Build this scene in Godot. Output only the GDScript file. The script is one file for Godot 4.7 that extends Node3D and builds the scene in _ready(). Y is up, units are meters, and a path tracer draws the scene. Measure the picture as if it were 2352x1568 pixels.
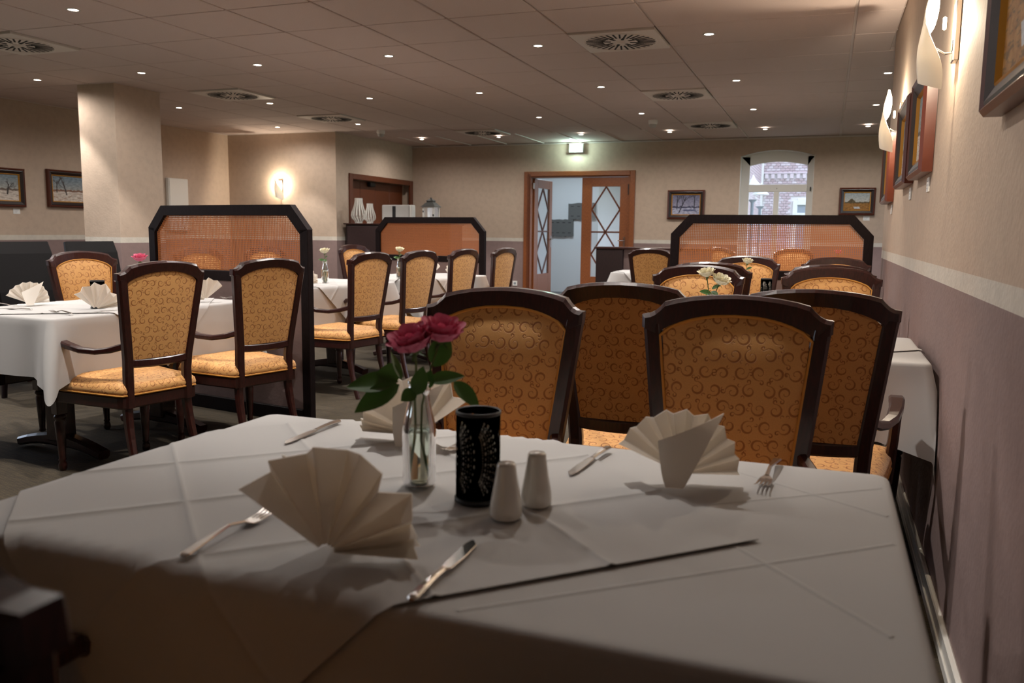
extends Node3D

const CEIL := 2.5125
const TX := -3.8561        # ceiling grid offsets, in tiles of 0.625 m
const TZ := 6.3651
const TILE := 0.625
const TOP := 0.73          # table height with the cloth on
var M := {}
var used := {}
var rng := RandomNumberGenerator.new()
var rail_drawn := {}


# ------------------------------------------------------------------ mesh helper
class MB:
	var st := SurfaceTool.new()
	var grp := 0
	func _init():
		st.begin(Mesh.PRIMITIVE_TRIANGLES)
		st.set_smooth_group(-1)
	func flat():
		st.set_smooth_group(-1)
	func smooth():
		grp += 1
		st.set_smooth_group(grp)
	func tri(a: Vector3, b: Vector3, c: Vector3):
		st.add_vertex(a); st.add_vertex(b); st.add_vertex(c)
	func quad(a: Vector3, b: Vector3, c: Vector3, d: Vector3):
		tri(a, b, c); tri(a, c, d)
	func tri_out(a: Vector3, b: Vector3, c: Vector3, mid: Vector3):
		if (a - c).cross(a - b).dot((a + b + c) / 3.0 - mid) < 0.0:
			tri(a, c, b)
		else:
			tri(a, b, c)
	func quad_out(a: Vector3, b: Vector3, c: Vector3, d: Vector3, mid: Vector3):
		tri_out(a, b, c, mid); tri_out(a, c, d, mid)
	func box(c: Vector3, s: Vector3, bev := 0.0, basis := Basis.IDENTITY):
		var h := s / 2.0
		var b: float = minf(bev, minf(h.x, minf(h.y, h.z)) * 0.9)
		var v := func(sx: float, sy: float, sz: float, ax: int) -> Vector3:
			var p := Vector3(sx * (h.x - (0.0 if ax == 0 else b)), sy * (h.y - (0.0 if ax == 1 else b)), sz * (h.z - (0.0 if ax == 2 else b)))
			return c + basis * p
		for s1 in [-1.0, 1.0]:
			quad_out(v.call(s1, -1.0, -1.0, 0), v.call(s1, 1.0, -1.0, 0), v.call(s1, 1.0, 1.0, 0), v.call(s1, -1.0, 1.0, 0), c)
			quad_out(v.call(-1.0, s1, -1.0, 1), v.call(1.0, s1, -1.0, 1), v.call(1.0, s1, 1.0, 1), v.call(-1.0, s1, 1.0, 1), c)
			quad_out(v.call(-1.0, -1.0, s1, 2), v.call(1.0, -1.0, s1, 2), v.call(1.0, 1.0, s1, 2), v.call(-1.0, 1.0, s1, 2), c)
		if b > 0.0:
			for s1 in [-1.0, 1.0]:
				for s2 in [-1.0, 1.0]:
					quad_out(v.call(s1, s2, -1.0, 0), v.call(s1, s2, 1.0, 0), v.call(s1, s2, 1.0, 1), v.call(s1, s2, -1.0, 1), c)
					quad_out(v.call(s1, -1.0, s2, 0), v.call(s1, 1.0, s2, 0), v.call(s1, 1.0, s2, 2), v.call(s1, -1.0, s2, 2), c)
					quad_out(v.call(-1.0, s1, s2, 1), v.call(1.0, s1, s2, 1), v.call(1.0, s1, s2, 2), v.call(-1.0, s1, s2, 2), c)
					for s3 in [-1.0, 1.0]:
						tri_out(v.call(s1, s2, s3, 0), v.call(s1, s2, s3, 1), v.call(s1, s2, s3, 2), c)
	func span(a: Vector3, b: Vector3, bev := 0.0):
		box((a + b) / 2.0, (b - a).abs(), bev)
	# rings: arrays of equally long closed loops of points
	func loft(rings: Array, caps := true, closed := false):
		var n: int = rings[0].size()
		var mid := Vector3.ZERO
		for p in rings[0]:
			mid += p
		mid /= n
		var mid2 := Vector3.ZERO
		for p in rings[1]:
			mid2 += p
		mid2 /= n
		var a0: Vector3 = rings[0][0]; var b0: Vector3 = rings[0][1]; var c0: Vector3 = rings[1][1]; var d0: Vector3 = rings[1][0]
		var nn := (a0 - c0).cross(a0 - b0) + (a0 - d0).cross(a0 - c0)
		var flip: bool = nn.dot((a0 + b0 + c0 + d0) / 4.0 - (mid + mid2) / 2.0) < 0.0
		var last: int = rings.size() if closed else rings.size() - 1
		for i in last:
			var r: Array = rings[i]
			var q: Array = rings[(i + 1) % rings.size()]
			for k in n:
				var k2: int = (k + 1) % n
				if flip:
					quad(r[k], q[k], q[k2], r[k2])
				else:
					quad(r[k], r[k2], q[k2], q[k])
		if caps and not closed:
			cap(rings[0], mid - mid2)
			var e: Array = rings[rings.size() - 1]
			var f: Array = rings[rings.size() - 2]
			cap(e, _mid(e) - _mid(f))
	func _mid(r: Array) -> Vector3:
		var m := Vector3.ZERO
		for p in r:
			m += p
		return m / r.size()
	func cap(r: Array, dir: Vector3):
		flat()
		var m := _mid(r)
		for k in r.size():
			var a: Vector3 = r[k]
			var b: Vector3 = r[(k + 1) % r.size()]
			if (m - b).cross(m - a).dot(dir) < 0.0:
				tri(m, b, a)
			else:
				tri(m, a, b)
	# a bar of chamfered rectangular section along a path
	func bar(path: Array, w, d, side: Vector3, cham := 0.22):
		var rings := []
		for i in path.size():
			var t: Vector3 = (path[mini(i + 1, path.size() - 1)] - path[maxi(i - 1, 0)]).normalized()
			var s: Vector3 = (side - t * side.dot(t)).normalized()
			var n: Vector3 = t.cross(s)
			var ww: float = (w[i] if w is Array else w) / 2.0
			var dd: float = (d[i] if d is Array else d) / 2.0
			var c: float = minf(ww, dd) * cham * 2.0
			var p: Vector3 = path[i]
			rings.append([p + s * ww + n * (dd - c), p + s * (ww - c) + n * dd, p - s * (ww - c) + n * dd, p - s * ww + n * (dd - c), p - s * ww - n * (dd - c), p - s * (ww - c) - n * dd, p + s * (ww - c) - n * dd, p + s * ww - n * (dd - c)])
		loft(rings)
	func tube(path: Array, r, n := 8, closed := false, caps := true):
		smooth()
		var rings := []
		var ref := Vector3(0.13, 0.97, 0.21)
		for i in path.size():
			var a: Vector3 = path[(i - 1 + path.size()) % path.size()] if closed else path[maxi(i - 1, 0)]
			var b: Vector3 = path[(i + 1) % path.size()] if closed else path[mini(i + 1, path.size() - 1)]
			var t: Vector3 = (b - a).normalized()
			if absf(ref.dot(t)) > 0.95:
				ref = Vector3(0.9, 0.1, 0.4)
			var s: Vector3 = (ref - t * ref.dot(t)).normalized()
			ref = s
			var q: Vector3 = t.cross(s)
			var rr: float = r[i] if r is Array else r
			var ring := []
			for k in n:
				var an := TAU * k / n
				ring.append(path[i] + s * cos(an) * rr + q * sin(an) * rr)
			rings.append(ring)
		loft(rings, caps, closed)
	func lathe(prof: Array, n := 24, at := Vector3.ZERO, caps := true, soft := true):
		if soft:
			smooth()
		else:
			flat()
		var rings := []
		for p in prof:
			var ring := []
			for k in n:
				var an := TAU * k / n
				ring.append(at + Vector3(cos(an) * p.x, p.y, sin(an) * p.x))
			rings.append(ring)
		loft(rings, caps)
	# polygon in (x, y) extruded from z0 to z1
	func prism(poly: PackedVector2Array, z0: float, z1: float):
		flat()
		var tris := Geometry2D.triangulate_polygon(poly)
		for i in range(0, tris.size(), 3):
			var a := poly[tris[i]]; var b := poly[tris[i + 1]]; var c := poly[tris[i + 2]]
			tri_out(Vector3(a.x, a.y, z0), Vector3(b.x, b.y, z0), Vector3(c.x, c.y, z0), Vector3(a.x, a.y, (z0 + z1) / 2))
			tri_out(Vector3(a.x, a.y, z1), Vector3(b.x, b.y, z1), Vector3(c.x, c.y, z1), Vector3(a.x, a.y, (z0 + z1) / 2))
		var ccw: bool = not Geometry2D.is_polygon_clockwise(poly)
		for i in poly.size():
			var a := poly[i]; var b := poly[(i + 1) % poly.size()]
			if not ccw:
				var s := a; a = b; b = s
			# outward normal of a counter-clockwise polygon is (dy, -dx)
			var p0 := Vector3(a.x, a.y, z0); var p1 := Vector3(b.x, b.y, z0); var p2 := Vector3(b.x, b.y, z1); var p3 := Vector3(a.x, a.y, z1)
			var inward := Vector3(a.x + b.x, a.y + b.y, z0 + z1) / 2.0 - Vector3(b.y - a.y, -(b.x - a.x), 0).normalized() * 0.01
			quad_out(p0, p1, p2, p3, inward)
	# grid[i][j] of points; an optional thickness makes it a closed sheet
	func sheet(grid: Array, thick := 0.0, soft := true):
		var ni: int = grid.size()
		var nj: int = grid[0].size()
		if soft:
			smooth()
		for i in ni - 1:
			for j in nj - 1:
				quad(grid[i][j], grid[i][j + 1], grid[i + 1][j + 1], grid[i + 1][j])
		if thick > 0.0:
			var low := []
			for i in ni:
				var row := []
				for j in nj:
					var du: Vector3 = grid[mini(i + 1, ni - 1)][j] - grid[maxi(i - 1, 0)][j]
					var dv: Vector3 = grid[i][mini(j + 1, nj - 1)] - grid[i][maxi(j - 1, 0)]
					row.append(grid[i][j] - dv.cross(du).normalized() * -thick)
				low.append(row)
			if soft:
				smooth()
			for i in ni - 1:
				for j in nj - 1:
					quad(low[i][j], low[i + 1][j], low[i + 1][j + 1], low[i][j + 1])
			flat()
			for i in ni - 1:
				quad_dir(grid[i][0], grid[i + 1][0], low[i + 1][0], low[i][0], grid[i][0] - grid[i][1])
				quad_dir(grid[i][nj - 1], low[i][nj - 1], low[i + 1][nj - 1], grid[i + 1][nj - 1], grid[i][nj - 1] - grid[i][nj - 2])
			for j in nj - 1:
				quad_dir(grid[0][j], low[0][j], low[0][j + 1], grid[0][j + 1], grid[0][j] - grid[1][j])
				quad_dir(grid[ni - 1][j], grid[ni - 1][j + 1], low[ni - 1][j + 1], low[ni - 1][j], grid[ni - 1][j] - grid[ni - 2][j])
	func quad_dir(a: Vector3, b: Vector3, c: Vector3, d: Vector3, dir: Vector3):
		if (a - c).cross(a - b).dot(dir) < 0.0:
			quad(a, d, c, b)
		else:
			quad(a, b, c, d)
	func mesh() -> ArrayMesh:
		st.generate_normals()
		st.index()
		return st.commit()


# ------------------------------------------------------------------ node helpers
func numbered(n: String) -> String:
	if not used.has(n):
		used[n] = 0
		return n
	used[n] += 1
	return "%s_%03d" % [n, used[n]]

func inst(called: String, mesh: Mesh, mat: Material, parent: Node3D, at := Vector3.ZERO, turn := 0.0) -> MeshInstance3D:
	var o := MeshInstance3D.new()
	o.name = called if parent != self else numbered(called)
	o.mesh = mesh
	o.material_override = mat
	parent.add_child(o, true)
	o.position = at
	o.rotation.y = turn
	return o

func part(called: String, b: MB, mat: Material, parent: Node3D) -> MeshInstance3D:
	return inst(called, b.mesh(), mat, parent)

func thing(called: String, label: String, category: String, at := Vector3.ZERO, turn := 0.0, group := "") -> Node3D:
	var o := Node3D.new()
	o.name = numbered(called)
	add_child(o, true)
	o.position = at
	o.rotation.y = turn
	o.set_meta("label", label)
	o.set_meta("category", category)
	if group:
		o.set_meta("group", group)
	return o

func structure(called: String, label: String, category: String) -> Node3D:
	var o := thing(called, label, category)
	o.set_meta("kind", "structure")
	return o

func copy(src: Node3D, label: String, at: Vector3, turn: float) -> Node3D:
	var base: String = src.get_meta("base_name")
	var o: Node3D = src.duplicate()
	o.name = numbered(base)
	add_child(o, true)
	o.position = at
	o.rotation.y = turn
	o.set_meta("label", label)
	return o


# ------------------------------------------------------------------ materials
func mat(key: String, col: Color, rough := 0.7, metal := 0.0) -> StandardMaterial3D:
	var m := StandardMaterial3D.new()
	m.resource_name = key
	m.albedo_color = col
	m.roughness = rough
	m.metallic = metal
	M[key] = m
	return m

func rgb(r: int, g: int, b: int) -> Color:
	return Color(r / 255.0, g / 255.0, b / 255.0)

func noise_tex(seed_: int, freq: float, a: Color, b: Color, c: Color, size := 512, octaves := 4) -> NoiseTexture2D:
	var n := FastNoiseLite.new()
	n.seed = seed_
	n.noise_type = FastNoiseLite.TYPE_SIMPLEX
	n.frequency = freq
	n.fractal_octaves = octaves
	var t := NoiseTexture2D.new()
	t.width = size; t.height = size
	t.seamless = true
	t.noise = n
	var g := Gradient.new()
	g.offsets = PackedFloat32Array([0.0, 0.5, 1.0])
	g.colors = PackedColorArray([a, b, c])
	t.color_ramp = g
	return t

func bump_tex(seed_: int, freq: float, strength: float, size := 512) -> NoiseTexture2D:
	var n := FastNoiseLite.new()
	n.seed = seed_
	n.frequency = freq
	n.fractal_octaves = 3
	var t := NoiseTexture2D.new()
	t.width = size; t.height = size
	t.seamless = true
	t.as_normal_map = true
	t.bump_strength = strength
	t.noise = n
	return t

func tri_map(m: StandardMaterial3D, scale: Vector3, world := false) -> void:
	m.uv1_triplanar = true
	m.uv1_world_triplanar = world
	m.uv1_scale = scale
	m.uv1_triplanar_sharpness = 8.0

func stamp(im: Image, hm: Image, x: float, y: float, r: float, col: Color, a: float) -> void:
	var s := im.get_width()
	var k := int(ceil(r))
	for j in range(-k, k + 1):
		for i in range(-k, k + 1):
			var dd := sqrt(i * i + j * j)
			if dd > r:
				continue
			var px := posmod(int(x) + i, s)
			var py := posmod(int(y) + j, s)
			im.set_pixel(px, py, im.get_pixel(px, py).lerp(col, a))
			hm.set_pixel(px, py, Color(0.25, 0.25, 0.25))

func scroll_fabric() -> void:
	var s := 512
	var im := Image.create(s, s, false, Image.FORMAT_RGB8)
	var hm := Image.create(s, s, false, Image.FORMAT_RGB8)
	hm.fill(Color(0.7, 0.7, 0.7))
	var r := RandomNumberGenerator.new()
	r.seed = 77
	for y in s:
		for x in s:
			var n := r.randf_range(-0.05, 0.05) + 0.02 * sin(x * 1.6) + 0.02 * sin(y * 1.6)
			im.set_pixel(x, y, Color(0.83 + n, 0.615 + n * 0.9, 0.36 + n * 0.7))
	var dark := Color(0.60, 0.37, 0.17)
	# the tile is 0.21 m wide: an even scatter of C-scrolls with curled ends
	for gy in 6:
		for gx in 6:
			var cx := (gx + 0.5 + (0.5 if gy % 2 else 0.0)) * s / 6.0 + r.randf_range(-6, 6)
			var cy := (gy + 0.5) * s / 6.0 + r.randf_range(-6, 6)
			var rot := r.randf() * TAU
			var rad := r.randf_range(29, 35)
			var hand := 1.0 if r.randf() < 0.5 else -1.0
			# a C that is thick in the middle and curls in at its end
			for k in 90:
				var t := k / 89.0
				var an := rot + hand * t * TAU * 1.15
				var q: float = rad * (1.0 - 0.78 * pow(t, 1.3))
				stamp(im, hm, cx + cos(an) * q, cy + sin(an) * q, 1.8 + 3.6 * sin(PI * clampf(t * 1.45, 0, 1)), dark, 0.36)
			# a counter-curl springing from its start and a small comma outside
			var b0 := Vector2(cx, cy) + Vector2.from_angle(rot) * (rad + 11.0)
			for k in 44:
				var t := k / 43.0
				var an := rot + PI + hand * t * TAU * 0.85
				var q: float = 12.0 * (1.0 - 0.65 * t)
				stamp(im, hm, b0.x + cos(an) * q, b0.y + sin(an) * q, 1.5 + 1.8 * sin(PI * t), dark, 0.36)
			var b1 := Vector2(cx, cy) + Vector2.from_angle(rot + hand * 2.3) * (rad + 12.0)
			for k in 22:
				var t := k / 21.0
				var an := rot + hand * (2.3 + PI * 0.5 + t * 3.6)
				stamp(im, hm, b1.x + cos(an) * 7.0, b1.y + sin(an) * 7.0, 1.3 + 1.6 * t, dark, 0.34)
	var m := mat("gold_scroll_fabric", Color.WHITE, 0.62)
	m.albedo_texture = ImageTexture.create_from_image(im)
	m.heightmap_enabled = true
	m.heightmap_texture = ImageTexture.create_from_image(hm)
	m.heightmap_scale = 0.10
	m.rim_enabled = true
	m.rim = 0.3
	m.rim_tint = 0.8
	tri_map(m, Vector3.ONE / 0.25)

func make_materials() -> void:
	scroll_fabric()
	var gp := mat("gold_piping", rgb(196, 136, 56), 0.6)
	gp.rim_enabled = true; gp.rim = 0.3
	# plaster
	for d in [["wall_upper", rgb(190, 170, 152)], ["wall_lower", rgb(139, 118, 115)], ["wall_stripe", rgb(206, 199, 188)]]:
		var m := mat(d[0], d[1], 0.85)
		var c: Color = Color.WHITE
		m.albedo_texture = noise_tex(4, 0.02, Color(0.95, 0.95, 0.95), Color(0.98, 0.98, 0.98), c, 512, 5)
		m.normal_enabled = true
		m.normal_texture = bump_tex(9, 0.09, 3.0)
		m.normal_scale = 0.10
		tri_map(m, Vector3.ONE * 0.9, true)
	var t := mat("ceiling_tile", rgb(204, 188, 182), 0.9)
	t.albedo_texture = noise_tex(21, 0.2, Color(0.90, 0.90, 0.90), Color(0.97, 0.97, 0.97), Color.WHITE, 512, 3)
	tri_map(t, Vector3.ONE * 1.7, true)
	mat("ceiling_bar", rgb(200, 190, 184), 0.35)
	var v := mat("vent_plate", rgb(206, 198, 190), 0.5)
	v.clearcoat_enabled = true; v.clearcoat = 0.2
	mat("black_slot", rgb(14, 14, 15), 0.8)
	# carpet
	var cs := 512
	var im := Image.create(cs, cs, false, Image.FORMAT_RGB8)
	var r := RandomNumberGenerator.new(); r.seed = 5
	var fl := FastNoiseLite.new(); fl.seed = 12; fl.frequency = 0.05
	for y in cs:
		for x in cs:
			var k := 0.5 + 0.5 * fl.get_noise_2d(x * 0.35, y * 3.0)
			var streak := 1.0 if (int(x / 9.0) * 7 + int(y / 3.0) * 13) % 5 < 2 else 0.0
			var n := r.randf() * 0.35 + 0.35 * k + 0.3 * streak * k
			im.set_pixel(x, y, Color(0.115, 0.094, 0.070).lerp(Color(0.37, 0.315, 0.215), n))
	var ca := mat("carpet", Color.WHITE, 0.95)
	ca.albedo_texture = ImageTexture.create_from_image(im)
	tri_map(ca, Vector3.ONE * 0.9, true)
	# woods
	var w := mat("mahogany", rgb(60, 23, 18), 0.32)
	w.albedo_texture = noise_tex(31, 0.03, Color(0.55, 0.55, 0.55), Color(0.8, 0.75, 0.75), Color.WHITE)
	w.clearcoat_enabled = true; w.clearcoat = 0.5; w.clearcoat_roughness = 0.15
	tri_map(w, Vector3(6, 1.2, 6))
	var wd := mat("dark_frame", rgb(30, 20, 21), 0.62)
	wd.albedo_texture = noise_tex(33, 0.03, Color(0.7, 0.7, 0.7), Color(0.9, 0.88, 0.88), Color.WHITE)
	wd.metallic_specular = 0.25
	tri_map(wd, Vector3(5, 1.0, 5))
	var ok := mat("oak", rgb(158, 92, 46), 0.4)
	ok.albedo_texture = noise_tex(35, 0.05, Color(0.62, 0.58, 0.55), Color(0.85, 0.82, 0.8), Color.WHITE)
	ok.clearcoat_enabled = true; ok.clearcoat = 0.25
	tri_map(ok, Vector3(9, 0.8, 9))
	var ok2 := mat("oak_dark", rgb(112, 58, 30), 0.42)
	ok2.albedo_texture = ok.albedo_texture
	tri_map(ok2, Vector3(9, 0.8, 9))
	var cb := mat("cabinet_brown", rgb(44, 24, 24), 0.5)
	cb.albedo_texture = wd.albedo_texture
	tri_map(cb, Vector3(4, 1, 4))
	mat("cane", rgb(192, 118, 66), 0.6)
	# cloth
	var lin := mat("linen", rgb(178, 176, 175), 0.9)
	lin.normal_enabled = true
	lin.normal_texture = bump_tex(41, 0.25, 4.0)
	lin.normal_scale = 0.25
	tri_map(lin, Vector3.ONE * 6.0)
	var nap := mat("napkin_paper", rgb(238, 234, 228), 0.9)
	nap.normal_enabled = true
	nap.normal_texture = lin.normal_texture
	nap.normal_scale = 0.2
	nap.backlight_enabled = true
	nap.backlight = Color(0.8, 0.77, 0.73)
	tri_map(nap, Vector3.ONE * 9.0)
	mat("steel", rgb(205, 200, 195), 0.18, 1.0)
	mat("brushed_metal", rgb(190, 186, 180), 0.38, 1.0)
	var por := mat("porcelain", rgb(226, 221, 212), 0.18)
	por.clearcoat_enabled = true; por.clearcoat = 0.6; por.clearcoat_roughness = 0.05
	mat("black_metal", rgb(20, 20, 24), 0.45)
	var gl := mat("glass", Color(0.93, 0.97, 0.95, 0.06), 0.03)
	gl.transparency = BaseMaterial3D.TRANSPARENCY_ALPHA
	var bg := mat("bottle_glass", Color(0.97, 0.99, 0.98, 0.02), 0.0)
	bg.transparency = BaseMaterial3D.TRANSPARENCY_ALPHA
	bg.refraction_enabled = true
	bg.refraction_scale = 0.05
	var pane := mat("pane_glass", Color(0.9, 0.95, 0.97, 0.08), 0.02)
	pane.transparency = BaseMaterial3D.TRANSPARENCY_ALPHA
	var wa := mat("water", Color(0.96, 0.98, 0.95, 0.02), 0.0)
	wa.transparency = BaseMaterial3D.TRANSPARENCY_ALPHA
	wa.refraction_enabled = true
	wa.refraction_scale = 0.033
	var pk := mat("petal_pink", rgb(226, 112, 146), 0.6)
	pk.backlight_enabled = true; pk.backlight = Color(0.35, 0.2, 0.25)
	var pw := mat("petal_cream", rgb(232, 226, 200), 0.6)
	pw.backlight_enabled = true; pw.backlight = Color(0.35, 0.33, 0.28)
	var lf := mat("leaf_green", rgb(64, 102, 46), 0.5)
	lf.backlight_enabled = true; lf.backlight = Color(0.12, 0.2, 0.06)
	mat("stem_green", rgb(94, 112, 54), 0.55)
	mat("white_paint", rgb(222, 220, 214), 0.4)
	mat("white_matt", rgb(226, 226, 224), 0.8)
	mat("silver_grey", rgb(176, 174, 172), 0.45)
	mat("grey_roof", rgb(74, 74, 72), 0.6)
	var bl := mat("black_leather", rgb(20, 19, 21), 0.55)
	bl.metallic_specular = 0.3
	mat("gilt", rgb(196, 140, 52), 0.35, 0.35)
	mat("frame_dark", rgb(34, 20, 18), 0.35)
	mat("frame_red", rgb(86, 38, 22), 0.32)
	var sh := mat("lamp_glass", rgb(236, 232, 224), 0.35)
	sh.backlight_enabled = true
	sh.backlight = Color(0.5, 0.48, 0.44)
	var bulb := mat("lamp_bulb", Color.WHITE, 0.5)
	bulb.emission_enabled = true
	bulb.emission = rgb(255, 226, 184)
	bulb.emission_energy_multiplier = 14.0
	var dl := mat("downlight_lens", Color.WHITE, 0.5)
	dl.emission_enabled = true
	dl.emission = rgb(255, 240, 222)
	dl.emission_energy_multiplier = 16.0
	var ex := mat("exit_sign_face", Color.WHITE, 0.5)
	ex.emission_enabled = true
	ex.emission = rgb(216, 255, 238)
	ex.emission_energy_multiplier = 2.2
	var co := mat("added_corridor_light", Color.WHITE, 0.5)  # glow of the lamp added to brighten the corridor
	co.emission_enabled = true
	co.emission = rgb(226, 238, 255)
	co.emission_energy_multiplier = 3.0
	mat("stone_grey", rgb(104, 102, 98), 0.9)
	mat("brick", rgb(186, 164, 168), 0.9)
	mat("brick_pale", rgb(204, 190, 194), 0.9)
	mat("mortar", rgb(226, 222, 222), 0.95)
	mat("slate_grey", rgb(130, 140, 150), 0.5)
	mat("grass_green", rgb(70, 104, 48), 0.95)
	var hg := mat("hedge_leaf", rgb(104, 140, 78), 0.7)
	hg.backlight_enabled = true; hg.backlight = Color(0.2, 0.3, 0.1)


# ------------------------------------------------------------------ the room
const ZONES := [[0.0, 0.985, "lower_wall", "wall_lower"], [0.985, 1.04, "painted_stripe", "wall_stripe"], [1.04, 9.0, "upper_wall", "wall_upper"]]

# boxes: [x0, x1, y0, y1, z0, z1]; each is cut at the heights where the paint changes
func zoned(node: Node3D, boxes: Array) -> void:
	for z in ZONES:
		var b := MB.new()
		var any := false
		for q in boxes:
			var y0: float = maxf(q[2], z[0])
			var y1: float = minf(q[3], z[1])
			if y1 - y0 < 0.001:
				continue
			any = true
			b.span(Vector3(q[0], y0, q[4]), Vector3(q[1], y1, q[5]))
		if any:
			part(z[2], b, M[z[3]], node)

func build_room() -> void:
	var fl := structure("floor", "dark olive patterned carpet under the tables and chairs", "carpet")
	var b := MB.new()
	b.span(Vector3(-8.7, -0.12, -13.2), Vector3(2.8, 0, 3.2))
	part("carpet", b, M.carpet, fl)

	var w := structure("wall_right", "beige and mauve wall with white stripe beside the near tables", "wall")
	zoned(w, [[0.368, 0.56, 0, CEIL + 0.1, -6.6, 3.0]])
	w = structure("wall_right_far", "window wall of the recess behind the right wall", "wall")
	zoned(w, [[0.56, 2.8, 0, CEIL + 0.1, -6.6, -6.4]])
	zoned(w, [[2.6, 2.8, 0, 0.9, -13.2, -6.6], [2.6, 2.8, 2.3, CEIL + 0.1, -13.2, -6.6], [2.6, 2.8, 0.9, 2.3, -13.2, -12.2], [2.6, 2.8, 0.9, 2.3, -10.6, -9.4], [2.6, 2.8, 0.9, 2.3, -7.8, -6.6]])
	var k := 2
	for zc in [-11.4, -8.6]:
		var wn := structure("window_%d" % k, "white casement window in the recess wall", "window")
		k += 1
		b = MB.new()
		b.span(Vector3(2.66, 0.9, zc - 0.8), Vector3(2.72, 0.97, zc + 0.8))
		b.span(Vector3(2.66, 2.23, zc - 0.8), Vector3(2.72, 2.3, zc + 0.8))
		for dz in [-0.765, 0.0, 0.765]:
			b.span(Vector3(2.66, 0.97, zc + dz - 0.035), Vector3(2.72, 2.23, zc + dz + 0.035))
		part("window_frame", b, M.white_paint, wn)
		b = MB.new()
		b.span(Vector3(2.688, 0.97, zc - 0.73), Vector3(2.692, 2.23, zc + 0.73))
		part("pane", b, M.pane_glass, wn)

	# back wall with the double door and the arched window
	w = structure("wall_back", "beige and mauve end wall with double door and arched window", "wall")
	zoned(w, [[-6.8, -4.56, 0, CEIL + 0.1, -13.2, -12.95], [-4.56, -2.84, 2.06, CEIL + 0.1, -13.2, -12.95], [-2.84, -1.25, 0, CEIL + 0.1, -13.2, -12.95], [-1.25, -0.235, 0, 0.72, -13.2, -12.95], [-0.235, 2.8, 0, CEIL + 0.1, -13.2, -12.95]])
	var poly := PackedVector2Array()
	for i in 17:
		var x := lerpf(-1.25, -0.235, i / 16.0)
		poly.append(Vector2(x, arch_y(x)))
	poly.append(Vector2(-0.235, CEIL + 0.1))
	poly.append(Vector2(-1.25, CEIL + 0.1))
	b = MB.new()
	b.prism(poly, -13.2, -12.95)
	part("upper_wall", b, M.wall_upper, w)

	w = structure("wall_niche", "beige wall with the panelled oak hatch", "wall")
	zoned(w, [[-6.8, -6.6, 0, CEIL + 0.1, -10.95, -10.57], [-6.8, -6.6, 1.95, CEIL + 0.1, -12.95, -10.95], [-6.8, -6.6, 0, 0.9, -12.95, -10.95]])
	b = MB.new()
	b.span(Vector3(-7.05, 0.8, -13.0), Vector3(-6.77, 2.05, -10.77))
	part("hatch_back_wall", b, M.wall_upper, w)
	w = structure("wall_pier", "beige wall carrying the lit wave lamp", "wall")
	zoned(w, [[-8.65, -6.8, 0, CEIL + 0.1, -10.77, -10.57]])
	w = structure("wall_left", "beige and mauve wall with framed winter pictures", "wall")
	zoned(w, [[-8.65, -8.45, 0, CEIL + 0.1, -10.57, -4.9], [-8.65, -8.45, 0, 0.85, -4.9, 3.0], [-8.65, -8.45, 2.3, CEIL + 0.1, -4.9, 3.0], [-8.65, -8.45, 0.85, 2.3, -3.4, -2.4], [-8.65, -8.45, 0.85, 2.3, -0.9, 3.0]])
	for zc in [-4.15, -1.65]:
		var wl := structure("window_%d" % (int(zc) + 9), "white casement window in the left wall", "window")
		b = MB.new()
		b.span(Vector3(-8.58, 0.85, zc - 0.75), Vector3(-8.52, 0.92, zc + 0.75))
		b.span(Vector3(-8.58, 2.23, zc - 0.75), Vector3(-8.52, 2.3, zc + 0.75))
		for dz in [-0.715, 0.0, 0.715]:
			b.span(Vector3(-8.58, 0.92, zc + dz - 0.035), Vector3(-8.52, 2.23, zc + dz + 0.035))
		part("window_frame", b, M.white_paint, wl)
		b = MB.new()
		b.span(Vector3(-8.552, 0.92, zc - 0.68), Vector3(-8.548, 2.23, zc + 0.68))
		part("pane", b, M.pane_glass, wl)
	w = structure("wall_behind", "beige wall behind the near table", "wall")
	zoned(w, [[-8.65, 0.56, 0, CEIL + 0.1, 3.0, 3.2]])
	w = structure("column", "square beige plaster column with white stripe", "column")
	zoned(w, [[-6.967, -6.51, 0, CEIL + 0.02, -7.1, -6.5]])

	for q in [["baseboard_right", Vector3(0.352, 0, -6.6), Vector3(0.368, 0.07, 3.0)], ["baseboard_back", Vector3(-6.6, 0, -12.95), Vector3(-4.64, 0.07, -12.935)], ["baseboard_left", Vector3(-8.45, 0, -10.57), Vector3(-8.434, 0.07, 3.0)]]:
		var bb := structure(q[0], "white skirting board along the wall foot", "baseboard")
		b = MB.new()
		b.span(q[1], q[2], 0.004)
		part("board", b, M.white_paint, bb)
		b = MB.new()
		var a: Vector3 = q[1]; var c: Vector3 = q[2]
		if q[0] == "baseboard_right":
			b.span(Vector3(0.346, 0.0, a.z), Vector3(0.352, 0.03, c.z), 0.002)
			part("foot_strip", b, M.white_paint, bb)

	build_ceiling()
	build_corridor()
	build_window()
	build_door()
	build_hatch()

func arch_y(x: float) -> float:
	var u := (x + 0.7425) / 0.5075
	return 2.352 - 0.085 * u * u

func tile_x(i: float) -> float:
	return (i + TX) * TILE

func tile_z(j: float) -> float:
	return -(j + TZ) * TILE

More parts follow.
